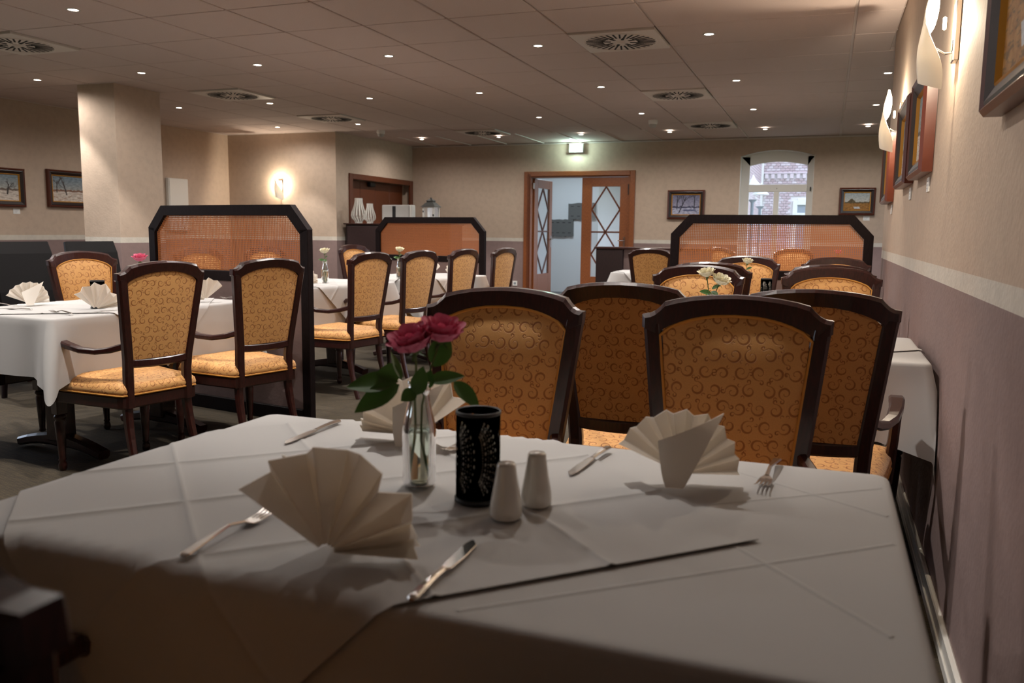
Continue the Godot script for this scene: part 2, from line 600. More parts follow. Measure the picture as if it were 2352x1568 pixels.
func build_ceiling() -> void:
	var c := structure("ceiling", "suspended ceiling of square pale acoustic tiles", "ceiling")
	var b := MB.new()
	b.span(Vector3(-8.7, CEIL + 0.022, -13.2), Vector3(2.8, CEIL + 0.16, 3.2))
	part("slab", b, M.ceiling_tile, c)
	var z_end := tile_z(-1)
	b = MB.new()
	b.span(Vector3(-8.6, CEIL, z_end), Vector3(0.5, CEIL + 0.022, 3.1))
	part("plain_panel", b, M.ceiling_tile, c)
	var vents := {}
	for v in [[-6, 1], [-6, 5], [-6, 8], [-4, 11], [1, 3], [1, 7], [1, 11]]:
		vents[Vector2i(v[0], v[1])] = true
	var cache := {}
	var xs := [-8.45]
	for i in range(-9, 11):
		if i == 3:
			continue
		var x := tile_x(i)
		if x > -8.4 and x < 2.5:
			xs.append(x)
	xs.append(2.6)
	for j in range(-1, 12):
		var z1 := tile_z(j)
		var z0: float = maxf(tile_z(j + 1), -12.95)
		if z1 - z0 < 0.05:
			continue
		for n in xs.size() - 1:
			var x0: float = xs[n]
			var x1: float = xs[n + 1]
			var i0 := int(round(x0 / TILE - TX))
			if z1 > -6.5 and x0 > 0.05:
				x1 = minf(x1, 0.368)
				if x0 > 0.3:
					continue
			var half := vents.has(Vector2i(1, j)) and i0 == 2 and false
			if vents.has(Vector2i(i0, j)) and not half:
				continue
			var gx := 0.018
			var s := Vector3(x1 - x0 - gx, 0.022, z1 - z0 - 0.013)
			var key := "%.3f %.3f" % [s.x, s.z]
			if not cache.has(key):
				var m := MB.new()
				m.box(Vector3.ZERO, s, 0.003)
				cache[key] = m.mesh()
			inst("ceiling_tile", cache[key], M.ceiling_tile, c, Vector3((x0 + x1) / 2, CEIL + 0.011, (z0 + z1) / 2))
	# exposed bars between the tiles
	for n in range(1, xs.size() - 1):
		var x: float = xs[n]
		var zn: float = z_end if x < 0.3 else -6.6
		b = MB.new()
		var wide := 0.03 if absf(x - tile_x(4)) < 0.01 else 0.018
		b.box(Vector3(x, CEIL + 0.017, (zn - 12.95) / 2), Vector3(wide, 0.010, zn + 12.95))
		part("main_bar", b, M.ceiling_bar, c)
	for j in range(0, 11):
		b = MB.new()
		var x1: float = 0.368 if tile_z(j) > -6.6 else 2.6
		b.box(Vector3((x1 - 8.45) / 2, CEIL + 0.0165, tile_z(j)), Vector3(x1 + 8.45, 0.010, 0.013))
		part("cross_bar", b, M.ceiling_bar, c)
	# wall angle trims
	b = MB.new()
	b.span(Vector3(-6.6, CEIL - 0.004, -12.95), Vector3(2.6, CEIL + 0.012, -12.93))
	b.span(Vector3(-8.45, CEIL - 0.004, -10.57), Vector3(-6.6, CEIL + 0.012, -10.55))
	b.span(Vector3(-8.45, CEIL - 0.004, -10.55), Vector3(-8.43, CEIL + 0.012, 3.0))
	part("wall_angle", b, M.ceiling_bar, c)

func build_vents() -> void:
	# swirl diffuser: square plate, ring of slanted slots, short thick slots about the hub
	var plate := MB.new()
	plate.box(Vector3(0, -0.004, 0), Vector3(0.606, 0.02, 0.606), 0.003)
	var pm := plate.mesh()
	var ring := MB.new()
	var prof := []
	for q in [[0.262, -0.014], [0.262, -0.017], [0.254, -0.0185], [0.252, -0.014]]:
		prof.append(Vector2(q[0], q[1]))
	ring.lathe(prof, 48, Vector3.ZERO, false)
	var rm := ring.mesh()
	var ls := MB.new()
	ls.box(Vector3(0.185, -0.0145, 0), Vector3(0.125, 0.004, 0.0125), 0.0)
	var lm := ls.mesh()
	var ss := MB.new()
	ss.box(Vector3(0.095, -0.0145, 0), Vector3(0.05, 0.004, 0.02), 0.0)
	var sm := ss.mesh()
	var hub := MB.new()
	hub.lathe([Vector2(0.0, -0.026), Vector2(0.02, -0.026), Vector2(0.03, -0.02), Vector2(0.03, -0.014)], 20)
	var hm := hub.mesh()
	var src: Node3D = null
	var where := {Vector2(-5.5, 1.5): "beyond the far end of the near left table", Vector2(-5.5, 5.5): "just past the plaster column", Vector2(-5.5, 8.5): "before the pier with the wave lamp", Vector2(-3.5, 11.5): "nearest the end wall, left of the exit sign", Vector2(1.5, 3.5): "above the second table along the right wall", Vector2(1.5, 7.5): "midway along the right hand row of three", Vector2(1.5, 11.5): "nearest the arched window"}
	for k in where:
		var at := Vector3(tile_x(k.x), CEIL, tile_z(k.y))
		var lab: String = "round swirl air vent in the ceiling, " + where[k]
		if src == null:
			src = thing("ceiling_vent", lab, "air vent", at, 0.0, "swirl vents in the ceiling")
			src.set_meta("base_name", "ceiling_vent")
			inst("plate", pm, M.vent_plate, src)
			inst("rim", rm, M.vent_plate, src)
			inst("hub", hm, M.vent_plate, src)
			for n in 32:
				inst("slot", lm, M.black_slot, src, Vector3.ZERO, TAU * n / 32.0)
			for n in 8:
				inst("inner_slot", sm, M.black_slot, src, Vector3.ZERO, TAU * (n + 0.5) / 8.0)
		else:
			copy(src, lab, at, 0.0)

func build_downlights() -> void:
	var ring := MB.new()
	ring.lathe([Vector2(0.031, 0.0), Vector2(0.033, -0.004), Vector2(0.043, -0.004), Vector2(0.046, 0.0)], 24, Vector3.ZERO, false)
	var rm := ring.mesh()
	var lens := MB.new()
	lens.lathe([Vector2(0.0, -0.0035), Vector2(0.02, -0.003), Vector2(0.032, -0.001)], 20, Vector3.ZERO, false)
	var lm := lens.mesh()
	var spots := []
	for i in [-7.5, -5.5, -3.5, -1.5, 0.5, 2.5]:
		for j in [-2.5, 0.5, 3.5, 6.5, 9.5, 12.5]:
			if j > 9 and i < -6 and j > 10:
				continue
			if j == 9.5 and i == -3.5:
				continue
			if j > 10 and i < -5.6:
				continue
			spots.append([i, j])
	for j in [6.5, 9.5, 12.5]:
		spots.append([4.5, j])
	var rows := {-2.5: "row over the near chairs", 0.5: "row before the column", 3.5: "row level with the column", 6.5: "row just past the column", 9.5: "row before the pier", 12.5: "row next to the end wall"}
	var cols := {-7.5: "by the left wall", -5.5: "in line with the column", -3.5: "over the left hand tables", -1.5: "over the aisle chairs", 0.5: "over the aisle", 2.5: "over the right hand tables", 4.5: "in the window recess"}
	for s in spots:
		var at := Vector3(tile_x(s[0]), CEIL, tile_z(s[1]))
		var d := thing("downlight", "small round recessed downlight, %s, %s" % [rows[s[1]], cols[s[0]]], "ceiling light", at, 0.0, "recessed downlights")
		inst("trim_ring", rm, M.brushed_metal, d)
		inst("lens", lm, M.downlight_lens, d)
		var l := SpotLight3D.new()
		l.name = "downlight_beam"
		d.add_child(l)
		l.position = Vector3(0, -0.012, 0)
		l.rotation.x = -PI / 2
		l.light_color = rgb(255, 248, 240)
		l.light_energy = SPOT
		l.spot_angle = 40.0
		l.spot_angle_attenuation = 0.35
		l.spot_attenuation = 2.0
		l.spot_range = 14.0
		l.light_size = 0.03
		l.shadow_enabled = true
		# stray light of the frosted lens, wide and weak
		var w := SpotLight3D.new()
		w.name = "downlight_spill"
		d.add_child(w)
		w.position = Vector3(0, -0.012, 0)
		w.rotation.x = -PI / 2
		w.light_color = rgb(255, 248, 240)
		w.light_energy = SPOT * 0.42
		w.spot_angle = 84.0
		w.spot_angle_attenuation = 0.6
		w.spot_attenuation = 2.0
		w.spot_range = 14.0
		w.light_size = 0.03
		w.shadow_enabled = true

func build_corridor() -> void:
	var c := structure("wall_corridor", "white lit corridor walls beyond the open door", "wall")
	var b := MB.new()
	b.span(Vector3(-6.9, 0, -15.8), Vector3(-4.06, 2.7, -15.6))
	b.span(Vector3(-6.9, 0, -15.6), Vector3(-6.7, 2.7, -13.2))
	b.span(Vector3(-4.26, 0, -18.5), Vector3(-4.06, 2.7, -15.8))
	# outer wall with a large glazed opening on the right
	b.span(Vector3(-1.9, 0, -18.5), Vector3(-1.7, 0.5, -13.2))
	b.span(Vector3(-1.9, 2.35, -18.5), Vector3(-1.7, 2.7, -13.2))
	b.span(Vector3(-1.9, 0.5, -13.6), Vector3(-1.7, 2.35, -13.2))
	b.span(Vector3(-1.9, 0.5, -16.1), Vector3(-1.7, 2.35, -15.9))
	b.span(Vector3(-1.9, 0.5, -18.5), Vector3(-1.7, 2.35, -18.3))
	# end wall with the garden door
	b.span(Vector3(-4.26, 0, -18.7), Vector3(-4.0, 2.7, -18.5))
	b.span(Vector3(-2.9, 0, -18.7), Vector3(-1.7, 2.7, -18.5))
	b.span(Vector3(-4.0, 2.1, -18.7), Vector3(-2.9, 2.7, -18.5))
	part("plaster", b, M.white_matt, c)
	var f := structure("floor_corridor", "grey corridor floor beyond the open door", "floor")
	b = MB.new()
	b.span(Vector3(-6.9, -0.12, -18.7), Vector3(-1.7, -0.002, -13.2))
	part("paving", b, M.stone_grey, f)
	var cl := structure("ceiling_corridor", "pale slatted corridor ceiling beyond the door", "ceiling")
	b = MB.new()
	b.span(Vector3(-6.9, 2.6, -18.7), Vector3(-1.7, 2.7, -13.2))
	part("slab", b, M.silver_grey, cl)
	for n in 16:
		b = MB.new()
		b.box(Vector3(-4.3, 2.585, -13.4 - n * 0.32), Vector3(5.1, 0.03, 0.29), 0.004)
		part("slat", b, M.white_matt, cl)
	var cl2 := thing("added_corridor_lamp", "added unseen ceiling lamp that brightens the corridor beyond the door", "ceiling light", Vector3(-4.4, 2.57, -14.3))  # unseen lamp added to brighten the corridor, stands in for window daylight
	b = MB.new()
	b.box(Vector3(0, -0.02, 0), Vector3(0.9, 0.04, 0.3), 0.008)
	part("housing", b, M.white_paint, cl2)
	b = MB.new()
	b.box(Vector3(0, -0.043, 0), Vector3(0.86, 0.006, 0.26))
	part("added_lamp_panel", b, M.added_corridor_light, cl2)
	var al := AreaLight3D.new()
	al.name = "added_corridor_light"
	cl2.add_child(al)
	al.position = Vector3(0, -0.06, 0)
	al.rotation.x = -PI / 2
	al.area_size = Vector2(0.86, 0.26)
	al.light_color = rgb(206, 228, 246)
	al.light_energy = 2.0
	al.area_range = 10.0
	al.shadow_enabled = true
	# garden door in the end wall
	var d := structure("door_2", "white glazed garden door at the corridor end", "door")
	b = MB.new()
	b.span(Vector3(-4.0, 0, -18.6), Vector3(-3.88, 2.1, -18.5), 0.004)
	b.span(Vector3(-3.02, 0, -18.6), Vector3(-2.9, 2.1, -18.5), 0.004)
	b.span(Vector3(-3.88, 1.95, -18.6), Vector3(-3.02, 2.1, -18.5), 0.004)
	b.span(Vector3(-3.88, 0, -18.6), Vector3(-3.02, 0.75, -18.52), 0.004)
	part("door_frame", b, M.white_paint, d)
	b = MB.new()
	b.span(Vector3(-3.88, 0.75, -18.57), Vector3(-3.02, 1.95, -18.565))
	part("pane", b, M.pane_glass, d)
	# stone boards with slits on the white wall
	for q in [[Vector3(-4.78, 1.225, -15.575), 0.49, 0.32, "lower"], [Vector3(-4.37, 1.535, -15.575), 0.53, 0.30, "upper"]]:
		var s := thing("stone_board", "rough grey board with slits on the white corridor wall, the %s one" % q[3], "wall decoration", q[0])
		var poly := PackedVector2Array()
		var r := RandomNumberGenerator.new(); r.seed = int(q[1] * 1000)
		for i in 13:
			poly.append(Vector2(lerpf(-q[1] / 2, q[1] / 2, i / 12.0), -q[2] / 2 + r.randf_range(-0.012, 0.012)))
		for i in 13:
			poly.append(Vector2(lerpf(q[1] / 2, -q[1] / 2, i / 12.0), q[2] / 2 + r.randf_range(-0.012, 0.012)))
		b = MB.new()
		b.prism(poly, -0.02, 0.02)
		part("board", b, M.stone_grey, s)
		for row in [-1, 1]:
			for i in 4:
				b = MB.new()
				b.box(Vector3((i - 1.5) * q[1] * 0.235, row * q[2] * 0.3, 0.0205), Vector3(0.055, 0.010, 0.003), 0.0)
				part("slit", b, M.black_slot, s)

func build_window() -> void:
	var w := structure("window_1", "white arched window with brick building seen through it", "window")
	var zf := -13.10
	# arched outer frame: flat ring between the reveal and the glass
	var outer := []
	var inner := []
	for i in 21:
		var x := lerpf(-1.25, -0.235, i / 20.0)
		outer.append(Vector2(x, arch_y(x)))
		var xi := lerpf(-1.128, -0.325, i / 20.0)
		var u := (xi + 0.7265) / 0.4
		inner.append(Vector2(xi, 2.195 - 0.055 * u * u))
	var b := MB.new()
	for i in 20:
		var p := PackedVector2Array([outer[i], outer[i + 1], inner[i + 1], inner[i]])
		b.prism(p, zf - 0.05, zf)
	b.span(Vector3(-1.25, 0.72, zf - 0.05), Vector3(-1.128, 2.267, zf), 0.0)
	b.span(Vector3(-0.325, 0.72, zf - 0.05), Vector3(-0.235, 2.267, zf), 0.0)
	part("outer_frame", b, M.white_paint, w)
	b = MB.new()
	b.span(Vector3(-1.14, 1.76, zf - 0.05), Vector3(-0.315, 1.868, zf + 0.012), 0.006)
	part("transom", b, M.white_paint, w)
	b = MB.new()
	b.span(Vector3(-0.775, 0.82, zf - 0.05), Vector3(-0.70, 1.765, zf + 0.008), 0.006)
	part("mullion", b, M.white_paint, w)
	b = MB.new()
	b.span(Vector3(-1.14, 0.72, zf - 0.05), Vector3(-0.315, 0.83, zf + 0.01), 0.006)
	part("bottom_rail", b, M.white_paint, w)
	b = MB.new()
	b.box(Vector3(-0.272, 1.80, zf + 0.012), Vector3(0.016, 0.06, 0.024), 0.003)
	part("hinge", b, M.black_metal, w)
	b = MB.new()
	b.box(Vector3(-0.735, 1.81, zf + 0.014), Vector3(0.012, 0.012, 0.006), 0.002)
	part("latch", b, M.steel, w)
	b = MB.new()
	b.span(Vector3(-1.30, 0.69, -13.1), Vector3(-0.185, 0.72, -12.9), 0.006)
	part("window_sill", b, M.white_paint, w)
	for q in [[-1.13, -0.32, 1.86, 2.2], [-1.13, -0.77, 0.82, 1.77], [-0.705, -0.32, 0.82, 1.77]]:
		b = MB.new()
		b.span(Vector3(q[0], q[2], zf - 0.03), Vector3(q[1], q[3], zf - 0.026))
		part("pane", b, M.pane_glass, w)
	# white plaster reveal
	b = MB.new()
	b.span(Vector3(-1.252, 0.72, -13.2), Vector3(-1.246, 2.267, -12.948))
	b.span(Vector3(-0.239, 0.72, -13.2), Vector3(-0.233, 2.267, -12.948))
	for i in 20:
		var a: Vector2 = outer[i]; var c: Vector2 = outer[i + 1]
		b.quad_dir(Vector3(a.x, a.y - 0.004, -13.2), Vector3(c.x, c.y - 0.004, -13.2), Vector3(c.x, c.y - 0.004, -12.948), Vector3(a.x, a.y - 0.004, -12.948), Vector3.DOWN)
	part("reveal", b, M.white_paint, w)

func build_door() -> void:
	var d := structure("door_1", "oak double door with diamond glazing bars, left leaf standing open", "door")
	var b := MB.new()
	# lining and architrave
	b.span(Vector3(-4.60, 0, -12.95), Vector3(-4.52, 2.09, -12.925), 0.006)
	b.span(Vector3(-2.88, 0, -12.95), Vector3(-2.80, 2.09, -12.925), 0.006)
	b.span(Vector3(-4.52, 2.015, -12.95), Vector3(-2.88, 2.09, -12.925), 0.006)
	b.span(Vector3(-4.56, 0, -13.2), Vector3(-4.49, 2.06, -12.95))
	b.span(Vector3(-2.91, 0, -13.2), Vector3(-2.84, 2.06, -12.95))
	b.span(Vector3(-4.49, 2.0, -13.2), Vector3(-2.91, 2.06, -12.95))
	part("door_frame", b, M.oak, d)
	for n in 3:
		b = MB.new()
		b.box(Vector3(-4.535 + n * 0.022, 1.03, -12.922), Vector3(0.008, 2.05, 0.008), 0.002)
		part("moulding", b, M.oak_dark, d)
	# right leaf, closed
	var leaf := Node3D.new(); leaf.name = "door_leaf"; d.add_child(leaf, true)
	leaf.position = Vector3(-3.65, 0, -13.0)
	door_leaf(leaf, 0.74, M.oak, M.oak_dark)
	# left leaf, swung into the corridor
	var leaf2 := Node3D.new(); leaf2.name = "door_leaf"; d.add_child(leaf2, true)
	leaf2.position = Vector3(-4.48, 0, -13.06)
	leaf2.rotation.y = deg_to_rad(87.0)
	door_leaf(leaf2, 0.80, M.oak, M.oak_dark)
	b = MB.new()
	b.box(Vector3(-4.475, 1.87, -13.03), Vector3(0.03, 0.10, 0.05), 0.004)
	part("hinge", b, M.steel, d)
	b = MB.new()
	b.tube([Vector3(-2.905, 1.72, -12.955), Vector3(-2.905, 1.88, -12.955)], 0.009, 8)
	part("hinge", b, M.black_metal, d)

func door_leaf(n: Node3D, wd: float, m: Material, m2: Material) -> void:
	var b := MB.new()
	var x0 := 0.16; var x1 := wd - 0.13
	b.span(Vector3(0, 0, -0.02), Vector3(x0, 1.99, 0.02), 0.003)
	b.span(Vector3(x1, 0, -0.02), Vector3(wd, 1.99, 0.02), 0.003)
	b.span(Vector3(x0, 1.85, -0.02), Vector3(x1, 1.99, 0.02), 0.003)
	b.span(Vector3(x0, 0, -0.02), Vector3(x1, 0.45, 0.02), 0.003)
	part("leaf_frame", b, m, n)
	b = MB.new()
	b.span(Vector3(x0, 0.45, -0.003), Vector3(x1, 1.85, 0.003))
	part("pane", b, M.pane_glass, n)
	var xm := (x0 + x1) / 2
	var lines := [[Vector2(xm, 1.85), Vector2(x0, 1.5)], [Vector2(xm, 1.85), Vector2(x1, 1.5)], [Vector2(x0, 1.5), Vector2(xm, 1.15)], [Vector2(x1, 1.5), Vector2(xm, 1.15)], [Vector2(xm, 1.15), Vector2(x0, 0.8)], [Vector2(xm, 1.15), Vector2(x1, 0.8)], [Vector2(x0, 0.8), Vector2(xm, 0.45)], [Vector2(x1, 0.8), Vector2(xm, 0.45)], [Vector2(x0, 1.15), Vector2(x1, 1.15)]]
	for l in lines:
		b = MB.new()
		var a: Vector2 = l[0]; var c: Vector2 = l[1]
		b.bar([Vector3(a.x, a.y, 0), Vector3(c.x, c.y, 0)], 0.024, 0.026, Vector3(-(c - a).y, (c - a).x, 0))
		part("glazing_bar", b, m2, n)
	b = MB.new()
	b.tube([Vector3(wd - 0.05, 1.02, 0.02), Vector3(wd - 0.05, 1.02, 0.06), Vector3(wd - 0.15, 1.02, 0.065)], 0.009, 8)
	b.box(Vector3(wd - 0.05, 0.98, 0.022), Vector3(0.035, 0.2, 0.006), 0.002)
	part("door_handle", b, M.steel, n)

func build_hatch() -> void:
	var d := thing("wall_hatch", "dark oak panelled hatch in a frame behind the white lanterns", "hatch")
	var b := MB.new()
	b.span(Vector3(-6.62, 0.9, -12.93), Vector3(-6.578, 1.96, -12.84), 0.005)
	b.span(Vector3(-6.62, 0.9, -11.0), Vector3(-6.578, 1.96, -10.91), 0.005)
	b.span(Vector3(-6.62, 1.88, -12.84), Vector3(-6.578, 1.96, -11.0), 0.005)
	part("hatch_frame", b, M.oak_dark, d)
	for n in 4:
		b = MB.new()
		var z := -11.0 - n * 0.46
		b.span(Vector3(-6.76, 0.9, z - 0.455), Vector3(-6.73, 1.88, z), 0.006)
		part("panel", b, M.oak_dark, d)
	b = MB.new()
	b.box(Vector3(-6.70, 1.84, -11.75), Vector3(0.06, 0.07, 0.16), 0.01)
	part("catch", b, M.black_metal, d)

func build_outside() -> void:
	var g := structure("ground_outside", "lawn outside the windows", "ground")
	var b := MB.new()
	b.span(Vector3(-40, -0.5, -60), Vector3(40, -0.3, -19.2))
	b.span(Vector3(3.2, -0.5, -19.2), Vector3(40, -0.3, 20))
	b.span(Vector3(-40, -0.5, -19.2), Vector3(-9.0, -0.3, 20))
	part("lawn", b, M.grass_green, g)
	var bd := thing("brick_building", "pale brick building across the yard seen through the arched window", "building")
	b = MB.new()
	b.span(Vector3(-9, -0.4, -24.6), Vector3(3.5, 6.5, -24.03))
	b.span(Vector3(-9, -0.4, -24.03), Vector3(-1.76, 6.5, -17.5))
	part("wall", b, M.mortar, bd)
	var bm := MB.new()
	bm.box(Vector3.ZERO, Vector3(0.112, 0.057, 0.05), 0.004)
	var brick := bm.mesh()
	var rest := MB.new()
	var r := RandomNumberGenerator.new(); r.seed = 3
	var count := 0
	for row in 62:
		var y := -0.2 + row * 0.0665
		for n in 22:
			var x := -1.70 + n * 0.1215 + (0.06 if row % 2 else 0.0)
			# the white window in the lower right is left free
			if x > -1.0 and y < 2.14 and y > 0.3:
				continue
			if y > 2.62 and y < 2.75:
				continue
			var near: bool = x < -0.42 and y > 1.55 and y < 3.15
			if near and count < 300:
				inst("brick", brick, M.brick if r.randf() < 0.6 else M.brick_pale, bd, Vector3(x, y, -24.01 + r.randf_range(-0.003, 0.003)))
				count += 1
			elif y > 0.2:
				rest.box(Vector3(x, y, -24.02), Vector3(0.112, 0.057, 0.04))
	for row in 60:
		var y := -0.2 + row * 0.0665
		for n in 50:
			var z := -24.0 + n * 0.1215 + (0.06 if row % 2 else 0.0)
			if y > 0.8:
				rest.box(Vector3(-1.77, y, z), Vector3(0.04, 0.057, 0.112))
	var o := part("brick_courses", rest, M.brick, bd)
	o.set_meta("kind", "stuff")
	# projecting band of headers
	for n in 10:
		b = MB.new()
		b.box(Vector3(-1.62 + n * 0.16, 2.685, -23.98), Vector3(0.09, 0.12, 0.10), 0.004)
		part("header", b, M.brick_pale, bd)
	b = MB.new()
	b.span(Vector3(-1.72, 2.755, -24.03), Vector3(0.4, 2.79, -23.95), 0.004)
	part("string_course", b, M.brick_pale, bd)
	b = MB.new()
	b.span(Vector3(-1.80, -0.3, -23.95), Vector3(-1.70, 3.6, -23.85), 0.01)
	part("downpipe", b, M.white_paint, bd)
	b = MB.new()
	b.span(Vector3(-0.92, 0.4, -24.03), Vector3(-0.80, 2.05, -23.95), 0.006)
	b.span(Vector3(-0.80, 1.93, -24.03), Vector3(0.4, 2.10, -23.95), 0.006)
	b.span(Vector3(-0.80, 1.60, -24.03), Vector3(0.4, 1.72, -23.95), 0.006)
	var wf := part("window_frame", b, M.white_paint, bd)
	b = MB.new()
	b.span(Vector3(-0.80, 0.4, -24.03), Vector3(0.4, 1.95, -24.0))
	part("pane", b, M.slate_grey, wf)
	# yard lanterns
	for q in [[-1.41, 2.05, -17.2, "taller"], [-1.35, 1.96, -18.4, "lower"]]:
		var l := thing("yard_lantern", "white conical yard lantern outside the arched window, the %s one" % q[3], "lantern", Vector3(q[0], -0.3, q[2]))
		b = MB.new()
		b.lathe([Vector2(0.17, q[1] + 0.3), Vector2(0.165, q[1] + 0.31), Vector2(0.03, q[1] + 0.47), Vector2(0.02, q[1] + 0.50), Vector2(0.0, q[1] + 0.54)], 20)
		part("cap", b, M.white_paint, l)
		b = MB.new()
		b.lathe([Vector2(0.08, q[1] + 0.06), Vector2(0.11, q[1] + 0.3)], 16, Vector3.ZERO, false)
		part("glass", b, M.glass, l)
		b = MB.new()
		b.lathe([Vector2(0.06, 0.0), Vector2(0.03, 0.1), Vector2(0.03, q[1]), Vector2(0.09, q[1] + 0.06)], 12)
		part("post", b, M.slate_grey, l)
	# hedge beyond the garden door
	var h := thing("hedge", "sunlit green hedge seen through the corridor door", "hedge", Vector3(-4.4, -0.3, -22.0))
	var hm := MB.new()
	for n in 1500:
		var p := Vector3(r.randf_range(-1.6, 1.6), r.randf_range(0.0, 2.9), r.randf_range(-0.35, 0.35))
		var a := Vector3(r.randf_range(-1, 1), r.randf_range(-1, 1), r.randf_range(-1, 1)).normalized() * 0.09
		var c := a.cross(Vector3(r.randf_range(-1, 1), r.randf_range(-1, 1), r.randf_range(-1, 1))).normalized() * 0.05
		hm.quad(p - a, p + c, p + a, p - c)
	var ho := part("foliage", hm, M.hedge_leaf, h)
	ho.set_meta("kind", "stuff")


# ------------------------------------------------------------------ chairs
func post_half(y: float) -> float:
	return 0.173 + maxf(y - 0.53, 0.0) * 0.1174

func lean(y: float) -> float:
	return -maxf(y - 0.50, 0.0) * 0.145

func bow(x: float) -> float:
	return -0.022 * (1.0 - (x / 0.22) * (x / 0.22))

const RAIL_OUT := [[0.221, 0.912], [0.222, 0.942], [0.205, 0.9445], [0.192, 0.951], [0.180, 0.962], [0.170, 0.9735], [0.14, 0.981], [0.10, 0.9875], [0.05, 0.992], [0.0, 0.994]]
const RAIL_IN := [[0.180, 0.894], [0.180, 0.896], [0.179, 0.899], [0.176, 0.903], [0.168, 0.909], [0.156, 0.916], [0.127, 0.928], [0.093, 0.938], [0.05, 0.945], [0.0, 0.947]]

func arch_top(x: float) -> float:
	var a := absf(x)
	for i in range(RAIL_IN.size() - 1, 0, -1):
		if a <= RAIL_IN[i - 1][0]:
			var t: float = (a - RAIL_IN[i][0]) / maxf(RAIL_IN[i - 1][0] - RAIL_IN[i][0], 0.0001)
			return lerpf(RAIL_IN[i][1], RAIL_IN[i - 1][1], clampf(t, 0, 1))
	return RAIL_IN[0][1]

func seat_outline(grow: float) -> Array:
	var pts := []
	var c := Vector2(0, 0.21)
	var raw := []
	for k in 9:
		raw.append(Vector2(lerpf(-0.185, 0.185, k / 8.0), -0.018))
	for k in 7:
		raw.append(Vector2(lerpf(0.195, 0.256, k / 6.0), lerpf(0.01, 0.40, k / 6.0)))
	for k in 5:
		var an := k / 4.0 * PI / 2
		raw.append(Vector2(0.215 + 0.043 * cos(an), 0.425 + 0.043 * sin(an)))
	for k in 7:
		var x := lerpf(0.17, -0.17, k / 6.0)
		raw.append(Vector2(x, 0.468 + 0.018 * (1.0 - (x / 0.2) * (x / 0.2))))
	for k in 5:
		var an := PI / 2 + k / 4.0 * PI / 2
		raw.append(Vector2(-0.215 + 0.043 * cos(an), 0.425 + 0.043 * sin(an)))
	for k in 7:
		raw.append(Vector2(lerpf(-0.256, -0.195, k / 6.0), lerpf(0.40, 0.01, k / 6.0)))
	for p in raw:
		var d: Vector2 = (p - c)
		pts.append(p + d.normalized() * grow)
	return pts

func ring_at(outline: Array, y: float) -> Array:
	var r := []
	for p in outline:
		r.append(Vector3(p.x, y, p.y))
	return r

